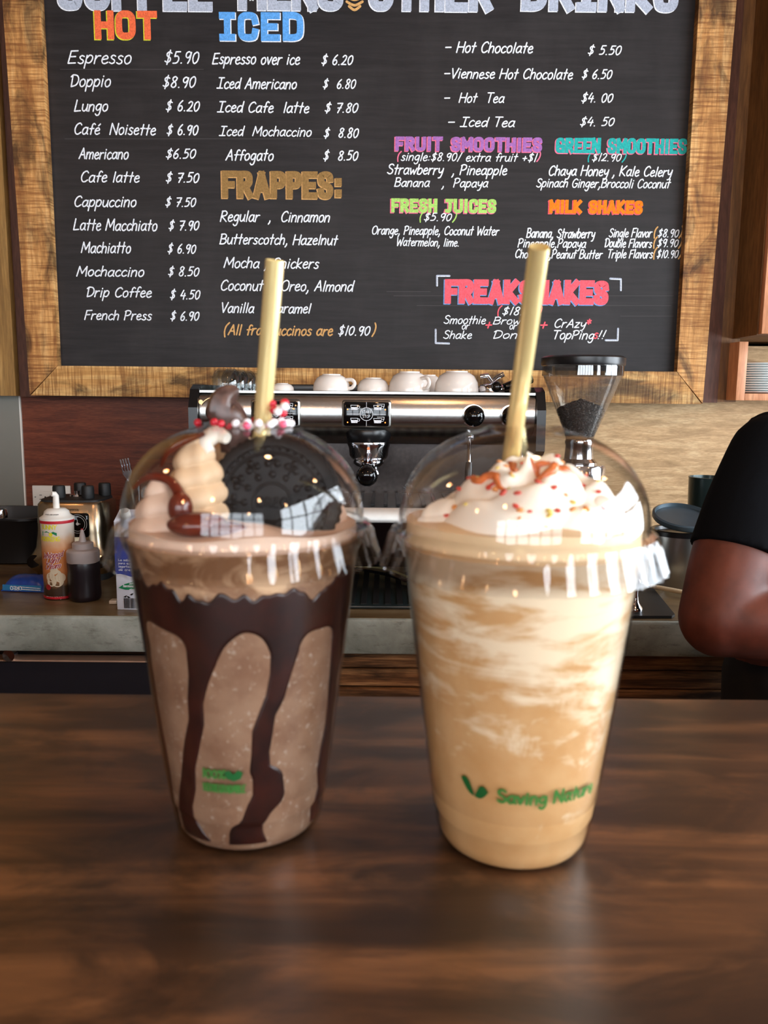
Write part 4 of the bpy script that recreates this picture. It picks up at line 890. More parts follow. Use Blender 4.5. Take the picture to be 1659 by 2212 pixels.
pk = thing('cookie_packet', 'crumpled blue cookie packet lying left of the spray can', 'packet', (at(62, 1250, 1.71).x, 1.71, CT), R(-6))
m = MB(); nx, ny = 22, 10; rb = random.Random(9); vs = []; top = []
for j in range(ny + 1):
    for i in range(nx + 1):
        u, v = i / nx, j / ny; e = (1 - abs(2 * u - 1) ** 4) * (1 - abs(2 * v - 1) ** 2.2)
        vs.append((-.048 + .1 * u + rb.uniform(-.001, .001), -.028 + .056 * v, .003 + .030 * e ** .6 + rb.uniform(-.0016, .0016) * e))
nn = len(vs); vs += [(x, y, .0012) for x, y, z in vs]
fs = [(j * (nx + 1) + i, j * (nx + 1) + i + 1, (j + 1) * (nx + 1) + i + 1, (j + 1) * (nx + 1) + i) for j in range(ny) for i in range(nx)]
bd = [i for i in range(nx + 1)] + [(nx + 1) * (j + 1) - 1 for j in range(1, ny + 1)] + [ny * (nx + 1) + i for i in range(nx - 1, -1, -1)] + [j * (nx + 1) for j in range(ny - 1, 0, -1)]
fs += [(bd[k], bd[(k + 1) % len(bd)], bd[(k + 1) % len(bd)] + nn, bd[k] + nn) for k in range(len(bd))] + [tuple(b + nn for b in bd)]
m.add(vs, fs).make('wrapper', plain('blue_wrapper', (34, 70, 160), .28, 0, .25, 40), pk, 60)
fo = lambda a, b: (-a, -.0288 + (b - .008) * .25, b + .001)
m = MB(); fillpoly(m, [(-.044, .0035), (.044, .0035), (.044, .0155), (-.044, .0155)], lambda a, b: (a, -.0290 + (b - .003) * .1, b)); m.make('light_blue_band', plain('light_blue_print', (40, 120, 176), .4), pk, 0)
m = MB(); write(m, 'OREO', lambda a, b: (-a, -.0300 + (b) * .1, .0175 - b), -.0, .005, .026, .008, .0018, 0); 
ribbon(m, [(.0, .012), (.042, .010)], .0016, lambda a, b: (a, -.0300, b)); ribbon(m, [(.0, .007), (.042, .006)], .0016, lambda a, b: (a, -.0300, b)); m.make('packet_lettering', CH['white'], pk, 0)

# ------------------------------------------------------------------ wall cabinets right
YCb = 2.0
a = at(1643, 722, YCb); wc = thing('wall_cabinet', 'orange cedar wall cabinet at the right edge above the plate shelf', 'cabinet', (a.x, YCb, a.z))
MB().box(0, .5, .02, YU + .21 - YCb, 0, .9).make('carcass', M_gold, wc)
MB().box(0.002, .5, 0, .019, .001, .9, .002).make('door', M_cab, wc)
Ys = 2.10; a = at(1598, 736, Ys); b = at(1598, 865, Ys)
sh = thing('plate_shelf', 'open cedar shelf box holding the white plates at the right edge', 'shelf', (a.x, Ys, b.z))
hs_ = a.z - b.z; wS = .5; dS = .215
MB().box(0, .023, 0, dS, 0, hs_ - .002, .001).make('side_panel', M_cab, sh)
MB().box(.0235, wS, 0, dS, 0, .018, .001).make('bottom_board', M_cab, sh)
MB().box(.0235, wS, .18, dS, .0185, hs_ - .002).make('back_board', M_tan, sh)
MB().box(wS + .0005, wS + .02, 0, dS, 0, hs_ - .002).make('side_panel', M_cab, sh)
rp = .082; ph = (at(1640, 780, Ys + .01).z - at(1640, 848, Ys + .01).z) / 13
pr = [(.0005, .0), (.045, .0), (.048, .0012), (rp, ph - .0025), (rp + .001, ph - .0014), (rp, ph - .0006), (.06, .003), (.046, .0022), (.0005, .002)]
pm = None
for k in range(13):
    loc = (a.x + .023 + rp + .003, Ys + .095, b.z + .0185 + k * ph)
    if pm is None: pm = o = MB().lathe(pr, 48).make('plate', plain('pale_plate', (238, 244, 244), .15, 0, .02), None, 50)
    else: o = pm.copy(); COL.objects.link(o)
    o.location = loc
    tag(o, 'bottom plate of the white stack on the cedar shelf' if k == 0 else 'top plate of the white stack on the cedar shelf' if k == 12 else 'white plate within the stack on the cedar shelf', 'plate', 'white plates stacked on the cedar shelf')
#PART2
# ------------------------------------------------------------------ the two iced drinks
import numpy as np
def rwall(z): return .0308 + (z - .006) / (.114 - .006) * (.0442 - .0308)
DOMEZ, DOMEH, DOMER, PW = .1235, .0375, .0462, 2.25
def dome_prof(off):
    out = []
    for i in range(0, 27):
        t_ = i / 26 * pi / 2
        r = (DOMER - off) * cos(t_) ** (2 / PW) if t_ < pi / 2 - 1e-6 else 0; z = DOMEZ + (DOMEH - off) * sin(t_) ** (2 / PW)
        if r < .0135: break
        out.append((r, z))
    out.append((.0130, DOMEZ + DOMEH - off)); return out
def drink(loc, label, frappe_mat, rz=0.0):
    d = thing('iced_drink', label, 'drink', loc, rz)
    outer = [(.0005, .0035), (.022, .0035), (.0245, .0005), (.0275, .0003), (.0292, .0025), (.0300, .006), (.0306, .012), (.0313, .0135), (rwall(.03), .03), (rwall(.112), .112), (.0462, .1165), (.0466, .1185), (.0455, .1192)]
    inner = [(r - .0007, z + .0003) for r, z in outer[::-1][1:]]; inner[-1] = (.0005, .0042)
    MB().lathe(outer + [(.0448, .119)] + inner, 96).make('plastic_cup', M_plastic, d, 35)
    def flute(r, a, z):
        if .1085 < z < .1205: return r + .0007 * max(-.4, cos(44 * a))
        return r
    o_ = [(.0524, .1090), (.0527, .1096), (.0516, .1125), (.0500, .1180), (.0494, .1200), (.0488, .1222), (.0470, .1232)] + dome_prof(0)
    i_ = [(r - .0006, z - .0003) for r, z in o_[::-1][1:]]
    MB().lathe(o_ + [(.0124, DOMEZ + DOMEH - .0004)] + i_ + [o_[0]], 264, fn=flute).make('dome_lid', M_plastic, d, 30)
    fr_ = [(.0005, .0044), (.0222, .0044), (.0246, .0016), (.0268, .0013), (.0281, .0032), (.0290, .0066), (.0297, .012)] + [(rwall(z) - .0010, z) for z in [.014 + .0122 * k for k in range(9)]] + [(.0440, .1172), (.030, .119), (.0005, .1195)]
    MB().lathe(fr_, 96).make('frappe', frappe_mat, d, 60)
    return d
def grid_blob(name, mat, parent, c, r0, h, turns=3.5, amp=.12, lobes=6, lamp=.05, power=.62, seed=1, nz=70, na=72, lean=(0, 0), squash=(1, 1), flat=.12):
    rb = random.Random(seed); ph = rb.uniform(0, 6); vs = []
    for j in range(nz + 1):
        v = j / nz; Rv = r0 * (max(0, 1 - v) ** power)
        for i in range(na):
            a = 2 * pi * i / na
            q = v * turns - a / (2 * pi); q = q - math.floor(q)
            ridge = abs(sin(pi * q)) ** .7
            r = Rv * (1 - amp * 1.6 + amp * 2 * ridge) * (1 + lamp * cos(lobes * a + 3 * v + ph)) * (1 + .03 * sin(3 * a + 5 * v + ph))
            vs.append((c[0] + r * cos(a) * squash[0] + lean[0] * v, c[1] + r * sin(a) * squash[1] + lean[1] * v, c[2] + h * v))
    fs = [(j * na + i, j * na + (i + 1) % na, (j + 1) * na + (i + 1) % na, (j + 1) * na + i) for j in range(nz) for i in range(na)]
    fs.append(tuple(range(na))[::-1])
    m = MB(); m.add(vs, fs); return m.make(name, mat, parent, 70)
def foam(name, mat, parent, z0, z1, zc, seed, amp=.003, rr=.0432, n=64, k=26):
    """uneven layer of cream filling the foot of the dome"""
    rb = random.Random(seed); P = [(rb.uniform(0, 6), rb.uniform(0, 6), rb.randint(2, 6), rb.uniform(.3, 1)) for _ in range(6)]
    def top(r, a):
        s = sum(w * sin(f * a + p) * cos(r / rr * 4 + q) for p, q, f, w in P) / 3
        return z1 + (zc - z1) * (1 - (r / rr) ** 2) + amp * s
    vs = []; m = MB()
    for j in range(k + 1):
        r = rr * max(.001, j / k)
        for i in range(n):
            a = 2 * pi * i / n; vs.append((r * cos(a), r * sin(a), top(r, a)))
    fs = [(j * n + i, (j + 1) * n + i, (j + 1) * n + (i + 1) % n, j * n + (i + 1) % n) for j in range(k) for i in range(n)]
    b = len(vs); vs += [(rr * cos(2 * pi * i / n), rr * sin(2 * pi * i / n), z0) for i in range(n)]
    fs += [(k * n + i, k * n + (i + 1) % n, b + (i + 1) % n, b + i) for i in range(n)] + [tuple(b + i for i in range(n)), tuple(range(n))]
    return m.add(vs, fs).make(name, mat, parent, 60)

# chocolate frappe
def frappe_mat(name, body, body2, foamc, cut0, cut1, speck=None):
    t = NT(name); tc = t.new('ShaderNodeTexCoord'); sp = t.new('ShaderNodeSeparateXYZ'); t.link(tc.outputs['Object'], sp.inputs[0])
    n0 = t.noise(t.coord(), 70, 4, .6); c = t.ramp(n0, [(.35, lin(body)), (.65, lin(body2))])
    return t, sp, c
t, sp, c = frappe_mat('chocolate_frappe', (124, 92, 72), (146, 116, 94), None, 0, 0)
nsp = t.noise(t.coord(), 420, 3, .6); c = t.mix(t.ramp(nsp, [(.6, BLK), (.7, (.5,) * 3 + (1,))]), c, lin((206, 194, 178)))
nw = t.noise(t.coord((1, 1, .35)), 90, 4, .6, .5)
zz = t.math('ADD', sp.outputs[2], t.math('MULTIPLY', nw, .016))
c = t.mix(t.ramp(t.math('MULTIPLY', zz, 6), [(.66, BLK), (.70, WHITE4)]), c, lin((146, 108, 78)))
nb = t.noise(t.coord((1, 1, 2)), 38, 5, .6, .8)
c = t.mix(t.math('MULTIPLY', t.ramp(t.math('MULTIPLY', zz, 6), [(.665, BLK), (.69, WHITE4)]), t.ramp(nb, [(.48, BLK), (.58, WHITE4)])), c, lin((206, 172, 138)))
t.base(c); t.set(Roughness=.3); t.b.inputs['Subsurface Weight'].default_value = 0.0; M_choc = t.m
t, sp, c = frappe_mat('caramel_frappe', (198, 152, 100), (208, 166, 116), None, 0, 0)
z = sp.outputs[2]; x = sp.outputs[0]
big = t.noise(t.coord((1, 1, 1.3)), 62, 6, .62, 1.2)
hor = t.noise(t.coord((.5, .5, 2.6)), 46, 5, .6, .6)
zone = t.math('MULTIPLY', z, 9.0)                      # 0..1 from foot to rim
mixn = t.math('ADD', t.math('MULTIPLY', big, t.math('SUBTRACT', 1.0, zone, True)), t.math('MULTIPLY', hor, t.math('MINIMUM', zone, 1.0)))
th = t.math('ADD', t.math('MULTIPLY', t.math('SUBTRACT', z, .064), 7.0), t.math('MULTIPLY', x, 3.2))
val = t.math('ADD', mixn, t.math('MULTIPLY', th, .55))
val = t.math('MINIMUM', val, t.math('ADD', mixn, .1))
c = t.mix(t.ramp(val, [(.47, BLK), (.60, (.9,) * 3 + (1,))]), c, lin((240, 222, 192)))
t.base(c); t.set(Roughness=.3); M_caramel = t.m
M_cream = plain('whipped_cream', (244, 236, 222), .5, 0, .02); M_cream.node_tree.nodes['Principled BSDF'].inputs['Subsurface Weight'].default_value = .0
M_creamc = plain('coffee_whipped_cream', (216, 184, 148), .5, 0, .03)
M_foamp = plain('pale_pink_cream', (216, 186, 164), .5, 0, .06, 80)
M_foamc = plain('caramel_foam', (224, 194, 152), .5, 0, .08, 60)
t = NT('chocolate_sauce'); n = t.noise(t.coord(), 60, 4, .6); t.base(t.ramp(n, [(.35, lin((26, 10, 9))), (.7, lin((52, 20, 14)))])); t.set(Roughness=.35); M_sauce = t.m

L = Vector((-.0540, .309, BAR)); RR = Vector((.0516, .298, BAR))
dl = drink((L.x, L.y, L.z + .0003), 'chocolate iced drink with dark sauce streaks and cookie under a dome lid, on the left', M_choc, R(9.9))
dr = drink((RR.x, RR.y, RR.z + .0003), 'caramel iced drink with white whipped cream and sprinkles under a dome lid, on the right', M_caramel, R(-9.8))
# sauce inside the left cup: a relief that rises out of the frappe surface
yy = lambda y: max(.0, (1862 - y) / (1862 - 1200) * .112)          # front of the cup: picture height -> cup height
def sx(px, y):                                                      # -1..1 across the cup -> angle from the front
    k = (y - 1200) / 650.0; cx_ = 535 + 13 * k; hw_ = 236 - 80 * k
    return math.asin(max(-.98, min(.98, (px - cx_) / hw_)))
paths = []
def fing(pts): paths.append([(sx(px, y), yy(y), w / 2 * .1045 / 577) for px, y, w in pts])
fing([(462, 1330, 90), (452, 1390, 66), (446, 1440, 46), (440, 1490, 38), (442, 1540, 38), (432, 1600, 40), (426, 1650, 38), (424, 1700, 46), (418, 1750, 48), (420, 1800, 60), (440, 1850, 80)])
fing([(610, 1320, 100), (612, 1380, 64), (604, 1430, 48), (594, 1480, 42), (578, 1520, 36), (570, 1560, 44), (566, 1610, 38), (566, 1650, 44), (582, 1680, 66), (584, 1715, 70), (566, 1745, 56), (552, 1780, 48), (540, 1815, 74), (545, 1855, 90)])
def fing2(a, w0, w1, zb=.002, wob=.06, seed=0):
    rb = random.Random(seed); pts = []
    for k in range(12):
        q = k / 11; pts.append((a + rb.uniform(-wob, wob), .098 - (.098 - zb) * q, (w0 + (w1 - w0) * min(1, q * 3)) * rb.uniform(.85, 1.15)))
    paths.append(pts)
fing2(R(63), .0095, .0048, seed=1, wob=.03); fing2(R(-73), .007, .0034, seed=2, wob=.02); fing2(R(115), .008, .004, seed=3); fing2(R(-120), .008, .004, seed=4)
fing2(R(150), .007, .003, .03, seed=5); fing2(R(178), .008, .004, seed=6)
NA, NZ = 420, 190
A_, Z_ = np.meshgrid(np.linspace(-pi, pi, NA, endpoint=False), np.linspace(.0045, .1165, NZ), indexing='xy')
rw = np.where(Z_ < .014, np.interp(Z_, [.0013, .0032, .0066, .012, .014], [.0278, .0291, .0300, .0307, .0317]) , .0308 + (Z_ - .006) / .108 * .0134)
sd = np.full(A_.shape, -1.0)
def smax(a, b, k=.004):
    h = np.clip(.5 + .5 * (a - b) / k, 0, 1); return b * (1 - h) + a * h + k * h * (1 - h)
for P in paths:
    for (a0, z0, w0), (a1, z1, w1) in zip(P[:-1], P[1:]):
        da = (A_ - a0 + pi) % (2 * pi) - pi
        px_, pz_ = da * rw, Z_ - z0; bx_, bz_ = (a1 - a0) * rw, z1 - z0
        tt = np.clip((px_ * bx_ + pz_ * bz_) / (bx_ ** 2 + bz_ ** 2), 0, 1)
        sd = np.maximum(sd, (w0 + (w1 - w0) * tt) - np.hypot(px_ - tt * bx_, pz_ - tt * bz_))
rr_ = np.random.RandomState(5); rag = 0 * A_
for k in range(40):
    f_ = rr_.randint(3, 60); rag = rag + (.0016 / (1 + f_ / 14)) * np.sin(A_ * f_ + rr_.uniform(0, 6.3)) * .55
band = np.minimum(Z_ - (.0885 + .0015 * np.sin(A_ * 5 + 1)), (.1015 + rag + .003 * np.cos(A_ + 1.0)) - Z_)
sd = smax(sd, band, .007)
sd = np.maximum(sd, .0045 - .0012 - Z_ + .0 * A_) if False else sd
hgt = np.clip(sd, -.0008, .0006)
rs_ = rw - .00095 + hgt * .9 - .0001
keep = sd > -.0009
idx = -np.ones(A_.shape, int); m = MB(); cnt = 0; vs = []
need = np.zeros(A_.shape, bool)
faces = []
for j in range(NZ - 1):
    row = keep[j] | keep[j + 1]; row = row | np.roll(row, -1)
    for i in np.nonzero(row)[0]:
        i2 = (i + 1) % NA; faces.append(((j, i), (j, i2), (j + 1, i2), (j + 1, i)))
for f in faces:
    for j, i in f:
        if idx[j, i] < 0:
            idx[j, i] = len(vs); r = min(rs_[j, i], rw[j, i] - .00045)
            vs.append((r * sin(A_[j, i]), -r * cos(A_[j, i]), Z_[j, i]))
m.add(vs, [tuple(int(idx[j, i]) for j, i in f) for f in faces]).make('chocolate_sauce', M_sauce, dl, 70)
# cream inside the left dome
foam('cream_layer', M_foamp, dl, .1165, .1225, .1245, 3, .0034)
grid_blob('cream_swirl', M_creamc, dl, (-.0175, -.008, .124), .0130, .033, 4.2, .10, 6, .05, .42, 2)
grid_blob('cream_swirl', M_foamp, dl, (-.0300, -.012, .122), .0110, .020, 2.5, .10, 5, .05, .5, 5)
grid_blob('cream_swirl', M_foamp, dl, (.0300, -.004, .121), .0100, .019, 2.2, .08, 5, .05, .5, 6)
grid_blob('cream_swirl', M_creamc, dl, (-.004, .010, .124), .020, .034, 3.2, .08, 6, .05, .5, 8)
MB().tube(crom([(-.012, -.012, .150), (-.014, -.010, .1535), (-.010, -.006, .1565), (-.006, -.009, .155)], 5), [.002, .003, .0034, .002], 12).make('cream_lump', M_cream, dl, 60)
m = MB(); m.ball((-.0165, -.0285, .1262), .0105, .0070, .0045, 20, 12); m.ball((-.0065, -.0325, .1245), .0075, .005, .0032, 18, 10); m.ball((-.0225, -.0225, .131), .0045, .0045, .0062, 16, 10)
m.tube(crom([(-.040, -.010, .137), (-.034, -.014, .1415), (-.026, -.017, .1400), (-.0215, -.0215, .133)], 6), [.0006, .0014, .0018, .0024], 10)
m.tube(crom([(-.030, -.008, .145), (-.027, -.012, .1505), (-.021, -.013, .1545), (-.014, -.012, .157)], 6), [.0006, .0013, .0016, .0008], 10)
m.make('sauce_drizzle', plain('wet_sauce', (92, 34, 20), .15, 0, .3, 90), dl, 60)
m = MB(); m.tube(crom([(-.003, .002, .150), (-.004, 0, .161), (-.008, -.001, .165), (-.007, -.001, .170), (-.002, 0, .1735)], 5), [.0056, .0056, .0062, .0056, .0050, .0040, .0014], 14, lobes=5, lobeamp=.12, twist=.25)
m.make('cream_tip', plain('sauced_cream_tip', (84, 62, 56), .35, 0, .5, 220), dl, 60)
# cookie
ck_ = thing('sandwich_cookie', 'round black embossed sandwich cookie standing in the cream of the left drink', 'cookie', (L.x + .0128, L.y - .0085, H - .0405)); ck_.rotation_euler = (R(84), 0, R(-4))
M_cookie = plain('cocoa_wafer', (12, 10, 11), .5, 0, .25, 300, .25)
rC = .0252
for s_, zf in ((1, .0052), (-1, -.0052)):
    w_ = MB().lathe([(.0005, zf - s_ * .0032), (rC - .0012, zf - s_ * .0032), (rC, zf - s_ * .002), (rC - .0003, zf - s_ * .0006), (rC - .0015, zf), (rC - .0042, zf), (rC - .0046, zf - s_ * .0006), (.0005, zf - s_ * .0006)], 96, fn=lambda r, a, z: r * (1 + (.012 * cos(48 * a) if r > rC - .0016 else 0))).make('wafer', M_cookie, ck_, 40)
    if s_ > 0:
        m = MB(); zf2 = zf - .0006
        def ringt(r, w): m.tube([(r * cos(2 * pi * i / 48), r * sin(2 * pi * i / 48), zf2) for i in range(49)], w, 8, False)
        ringt(.0185, .0006); ringt(.0072, .0006)
        for k in range(44):
            a = 2 * pi * k / 44; m.tube([(.0196 * cos(a), .0196 * sin(a), zf2), (.0208 * cos(a), .0208 * sin(a), zf2 + .0003)], .0006, 6)
        for k in range(12):
            a = 2 * pi * k / 12; u_ = Vector((cos(a), sin(a), 0)); v_ = Vector((-sin(a), cos(a), 0))
            for du, dv in ((.0105, 0), (.0145, .0018), (.0145, -.0018), (.0165, 0)):
                q = u_ * du + v_ * dv; m.ball((q.x, q.y, zf2), .0014, .0014, .0009, 10, 6)
            m.tube([u_ * .0105 + Vector((0, 0, zf2)), u_ * .0165 + Vector((0, 0, zf2))], .0004, 6)
        m.make('embossing', M_cookie, w_, 60)
        m = MB(); m2 = []
        st, tw = strokes_of('OREO', 0, .9, 0)
        for q in st: m.tube([(-.0058 + x_ * .0116 / tw, -.0018 + y_ * .0036 / 7, zf2 + .0002) for x_, y_ in q], .00035, 6)
        m.make('embossed_letters', M_cookie, w_, 60)
MB().lathe([(.0005, -.0021), (.0232, -.0021), (.0238, 0), (.0232, .0021), (.0005, .0021)], 64).make('cream_filling', M_cream, ck_, 40)
# straws
M_straw = plain('gold_straw', (250, 226, 160), .2, .55, .06, 60, Coat_Weight=.6)
def straw(label, p0, p1, r=.0034):
    p0, p1 = Vector(p0), Vector(p1); d = (p1 - p0); t = thing('drinking_straw', label, 'straw', p0)
    q = d.to_track_quat('Z', 'Y'); t.rotation_mode = 'QUATERNION'; t.rotation_quaternion = q; l = d.length
    MB().lathe([(r, 0), (r, l), (r - .0003, l), (r - .0003, 0), (r, 0)], 28, fn=lambda rr, a, z: rr * (1 + .01 * cos(14 * a))).make('straw_tube', M_straw, t, 60)
def line(entry, top, down):
    e, t_ = Vector(entry), Vector(top); d = (t_ - e).normalized(); return e - d * down, t_
e = at(566, 925, L.y + .001); tp_ = at(594, 562, L.y - .012)
straw('pale gold straw standing in the left chocolate drink', *line(e, tp_, .075))
e = at(1113, 922, RR.y); tp_ = at(1165, 533, RR.y - .034)
straw('pale gold straw leaning out of the right caramel drink', *line(e, tp_, .05))
# sprinkles on the left lid
cands = [('red', (190, 30, 50)), ('white', (236, 232, 236)), ('pink', (220, 90, 120))]
CM_ = {n: plain(n + '_candy', c, .3, 0, .02) for n, c in cands}
rb = random.Random(21); pos = []
for k in range(30):
    for _ in range(60):
        a = rb.uniform(-pi * .5, pi * .15) if k % 3 else rb.uniform(0, 2 * pi); r = rb.uniform(.0145, .019)
        if k >= 22: r = rb.uniform(.005, .0095); 
        z = DOMEZ + DOMEH * (1 - (r / DOMER) ** PW) ** (1 / PW) if r > .0135 else DOMEZ + DOMEH - .003
        q = Vector((r * cos(a), r * sin(a), z + .0015))
        if all((q - w).length > .0031 for w in pos): break
    pos.append(q); n_ = cands[0 if k % 3 == 0 else (1 if k % 5 else 2)][0]
    o = MB().ball((0, 0, 0), .0015, .0015, .0015, 10, 7).make('candy_sprinkle', CM_[n_]); o.location = L + q + Vector((0, 0, .0003)); o.rotation_euler = (rb.random(), rb.random(), rb.random())
    tag(o, 'tiny %s candy ball on the lid top around the left straw' % n_, 'sprinkle', 'candy balls on the left drink, ' + n_)
for k in range(12):                                                  # clump right of the straw
    q = Vector((.0135 + rb.uniform(-.003, .004), -.004 + rb.uniform(-.003, .003), DOMEZ + DOMEH + .0045 + rb.uniform(-.001, .0035)))
    n_ = ('white', 'red', 'white')[k % 3]
    o = MB().ball((0, 0, 0), .0017, .0015, .0015, 10, 7).make('candy_sprinkle', CM_[n_]); o.location = L + q
    tag(o, 'tiny %s candy ball in the clump right of the left straw' % n_, 'sprinkle', 'clumped candy balls right of the left straw, ' + n_)
# cream inside the right dome
foam('cream_layer', M_foamc, dr, .1165, .1262, .129, 11, .0022)
grid_blob('cream_swirl', M_cream, dr, (-.026, -.010, .122), .0150, .0125, 1.2, .05, 5, .06, .5, 31)
grid_blob('cream_swirl', M_cream, dr, (.027, -.008, .122), .0140, .0150, 1.4, .05, 5, .06, .5, 32)
def mound(name, mat, parent, seed, r0=.0395, z0=.1245, h=.0235):
    """broad lopsided whipped cream mound with folded ridges"""
    rb = random.Random(seed); na, nr = 120, 50; vs = []
    for j in range(nr + 1):
        u = j / nr
        for i in range(na):
            a = 2 * pi * i / na; fold = abs(sin(2.0 * a + u * 5.5 + .8)) ** .6
            lop = 1 + .22 * sin(a * 1.0 + 2.2) * u + .10 * sin(2 * a + .4) * u
            z = h * (1 - u ** 1.9) * (.74 + .30 * fold) * lop + .0016 * sin(9 * a + 12 * u) * (1 - u) + .0012 * sin(5 * a - 16 * u)
            r = r0 * u * (1 + .05 * sin(3 * a + 1))
            vs.append((r * cos(a) + .001, r * sin(a), z0 + max(-.002 * u, z * 1.0)))
    fs = [(j * na + i, (j + 1) * na + i, (j + 1) * na + (i + 1) % na, j * na + (i + 1) % na) for j in range(nr) for i in range(na)]
    fs.append(tuple(nr * na + i for i in range(na)))
    m = MB(); m.add(vs, fs); return m.make(name, mat, parent, 70), vs, na
mo, mvs, mna = mound('whipped_cream', M_cream, dr, 4)
m = MB(); fl = [('red', (206, 76, 62)), ('orange', (222, 150, 84)), ('yellow', (228, 204, 112))]
FM = {n: plain(n + '_flake', c, .4, 0, .02) for n, c in fl}
rb = random.Random(8)
for k in range(56):
    j = int(50 * math.sqrt(rb.uniform(.01, .75))); a = rb.uniform(0, 2 * pi) if k % 4 == 0 else rb.uniform(pi, 2 * pi); i = int(a / (2 * pi) * mna) % mna
    v = Vector(mvs[j * mna + i]); n_ = fl[(0, 0, 1, 2)[k % 4]][0]
    s_ = rb.uniform(.0006, .0014)
    o = MB().ball((0, 0, 0), s_ * 1.3, s_, s_ * .6, 8, 5).make('sugar_flake', FM[n_]); o.location = RR + Matrix.Rotation(R(-9.8), 3, 'Z') @ v + Vector((0, 0, s_ * .5)); o.rotation_euler = (rb.uniform(-.5, .5), rb.uniform(-.5, .5), rb.uniform(0, 6))
    tag(o, 'tiny %s sugar flake on the white whipped cream of the right drink' % n_, 'sprinkle', 'sugar flakes on the right drink, ' + n_)
# syrup ribbons on the right cream
m = MB()
for j0, a0, a1, w_ in ((14, 3.3, 4.5, .0016), (20, 5.0, 6.1, .0018), (26, 3.5, 4.4, .0014), (10, 4.9, 5.9, .0014)):
    pts = []
    for k in range(16):
        a = a0 + (a1 - a0) * k / 15; i = int(a / (2 * pi) * mna) % mna; j = min(49, int(j0 + 3 * sin(k * .5)))
        pts.append(Vector(mvs[j * mna + i]) + Vector((0, 0, .0001)))
    m.tube(pts, [w_ * (.4 + .8 * sin(pi * (k + .5) / 16)) for k in range(16)], 8)
m.make('syrup_drizzle', plain('orange_syrup', (206, 112, 62), .25, 0, .25, 200), dr, 60)
# printing on the cups
M_gr = plain('green_ink', (52, 112, 44), .5); M_dgr = plain('dark_green_ink', (12, 84, 34), .5)
def conemap(th0, z0, off=.0004):
    return lambda a, b: ((rwall(z0 + b) + off) * sin(th0 + a / rwall(z0)), -(rwall(z0 + b) + off) * cos(th0 + a / rwall(z0)), z0 + b)
m = MB(); write(m, 'Saving Nature', conemap(-.15, .0305), 0, 0, .0375, .0048, .00105, 0, .8, 0); m.make('printed_lettering', M_gr, dr, 0)
m = MB(); f_ = conemap(-.40, .031)
for sg, tip in ((1, (.0052, .0022)), (-1, (-.0052, .0056))):
    pts = [(0, -.0005)] + [(tip[0] * t_ + sg * -.0 , -.0005 + (tip[1] + .0005) * t_ + .0034 * sin(pi * t_)) for t_ in (.2, .4, .6, .8, 1)] + [(tip[0] * t_, -.0005 + (tip[1] + .0005) * t_ - .0016 * sin(pi * t_)) for t_ in (.8, .6, .4, .2)]
    fillpoly(m, pts, f_)
m.make('printed_leaves', M_dgr, dr, 0)
m = MB(); f_ = conemap(-.50, .030); write(m, '100%', f_, 0, .0035, .0085, .0036, .0008, 0, .8, 0); write(m, 'BIODEGRADABLE', f_, 0, -.002, .0155, .0030, .0006, 0, .8, 0); m.make('printed_lettering', M_gr, dl, 0)
m = MB(); f_ = conemap(-.16, .0345)
for sg in (-1, 1): fillpoly(m, [(0, -.002), (sg * .0025, -.001), (sg * .0034, .0015), (sg * .0016, .0026), (0, .0008)][::sg], f_)
m.make('printed_leaves', M_dgr, dl, 0)

# ------------------------------------------------------------------ the person between the counters
def remeshed(mb, name, mat, parent, voxel, smooth=6):
    o = mb.make(name, mat, None, 60); md = o.modifiers.new('r', 'REMESH'); md.mode = 'VOXEL'; md.voxel_size = voxel
    sm = o.modifiers.new('s', 'SMOOTH'); sm.iterations = smooth; sm.factor = .5
    dg = bpy.context.evaluated_depsgraph_get(); dg.update()
    me = bpy.data.meshes.new_from_object(o.evaluated_get(dg)); old = o.data
    o.modifiers.clear(); o.data = me; me.name = name
    me.polygons.foreach_set('use_smooth', [True] * len(me.polygons)); bpy.data.meshes.remove(old)
    o.parent = parent; return o
S1 = at(1668, 985, 1.27); E1 = at(1553, 1335, 1.19)
xc = .775; ys = 1.33
PO = Vector((xc, ys, 0)); loc = lambda p: Vector(p) - PO
ps = thing('person', 'person in a plain black short-sleeved t-shirt with folded arms, at the right edge', 'person', PO)
S1 = loc(S1); E1 = loc(E1); W1 = E1 + Vector((.225, -.055, -.005))
S2 = Vector((-S1.x, S1.y + .01, S1.z)); E2 = Vector((-E1.x, E1.y, E1.z - .01)); W2 = E2 + Vector((-.21, -.015, .055))
def limb(m, pts, rad, n=20):
    P = crom([tuple(p) for p in pts], 8)
    Rr = crom([(r, 0) for r in rad], 8); Rr = [q[0] for q in Rr]
    m.tube(P, Rr[:len(P)], n); m.ball(P[0], Rr[0], n=16, k=10); m.ball(P[-1], Rr[-1], n=16, k=10)
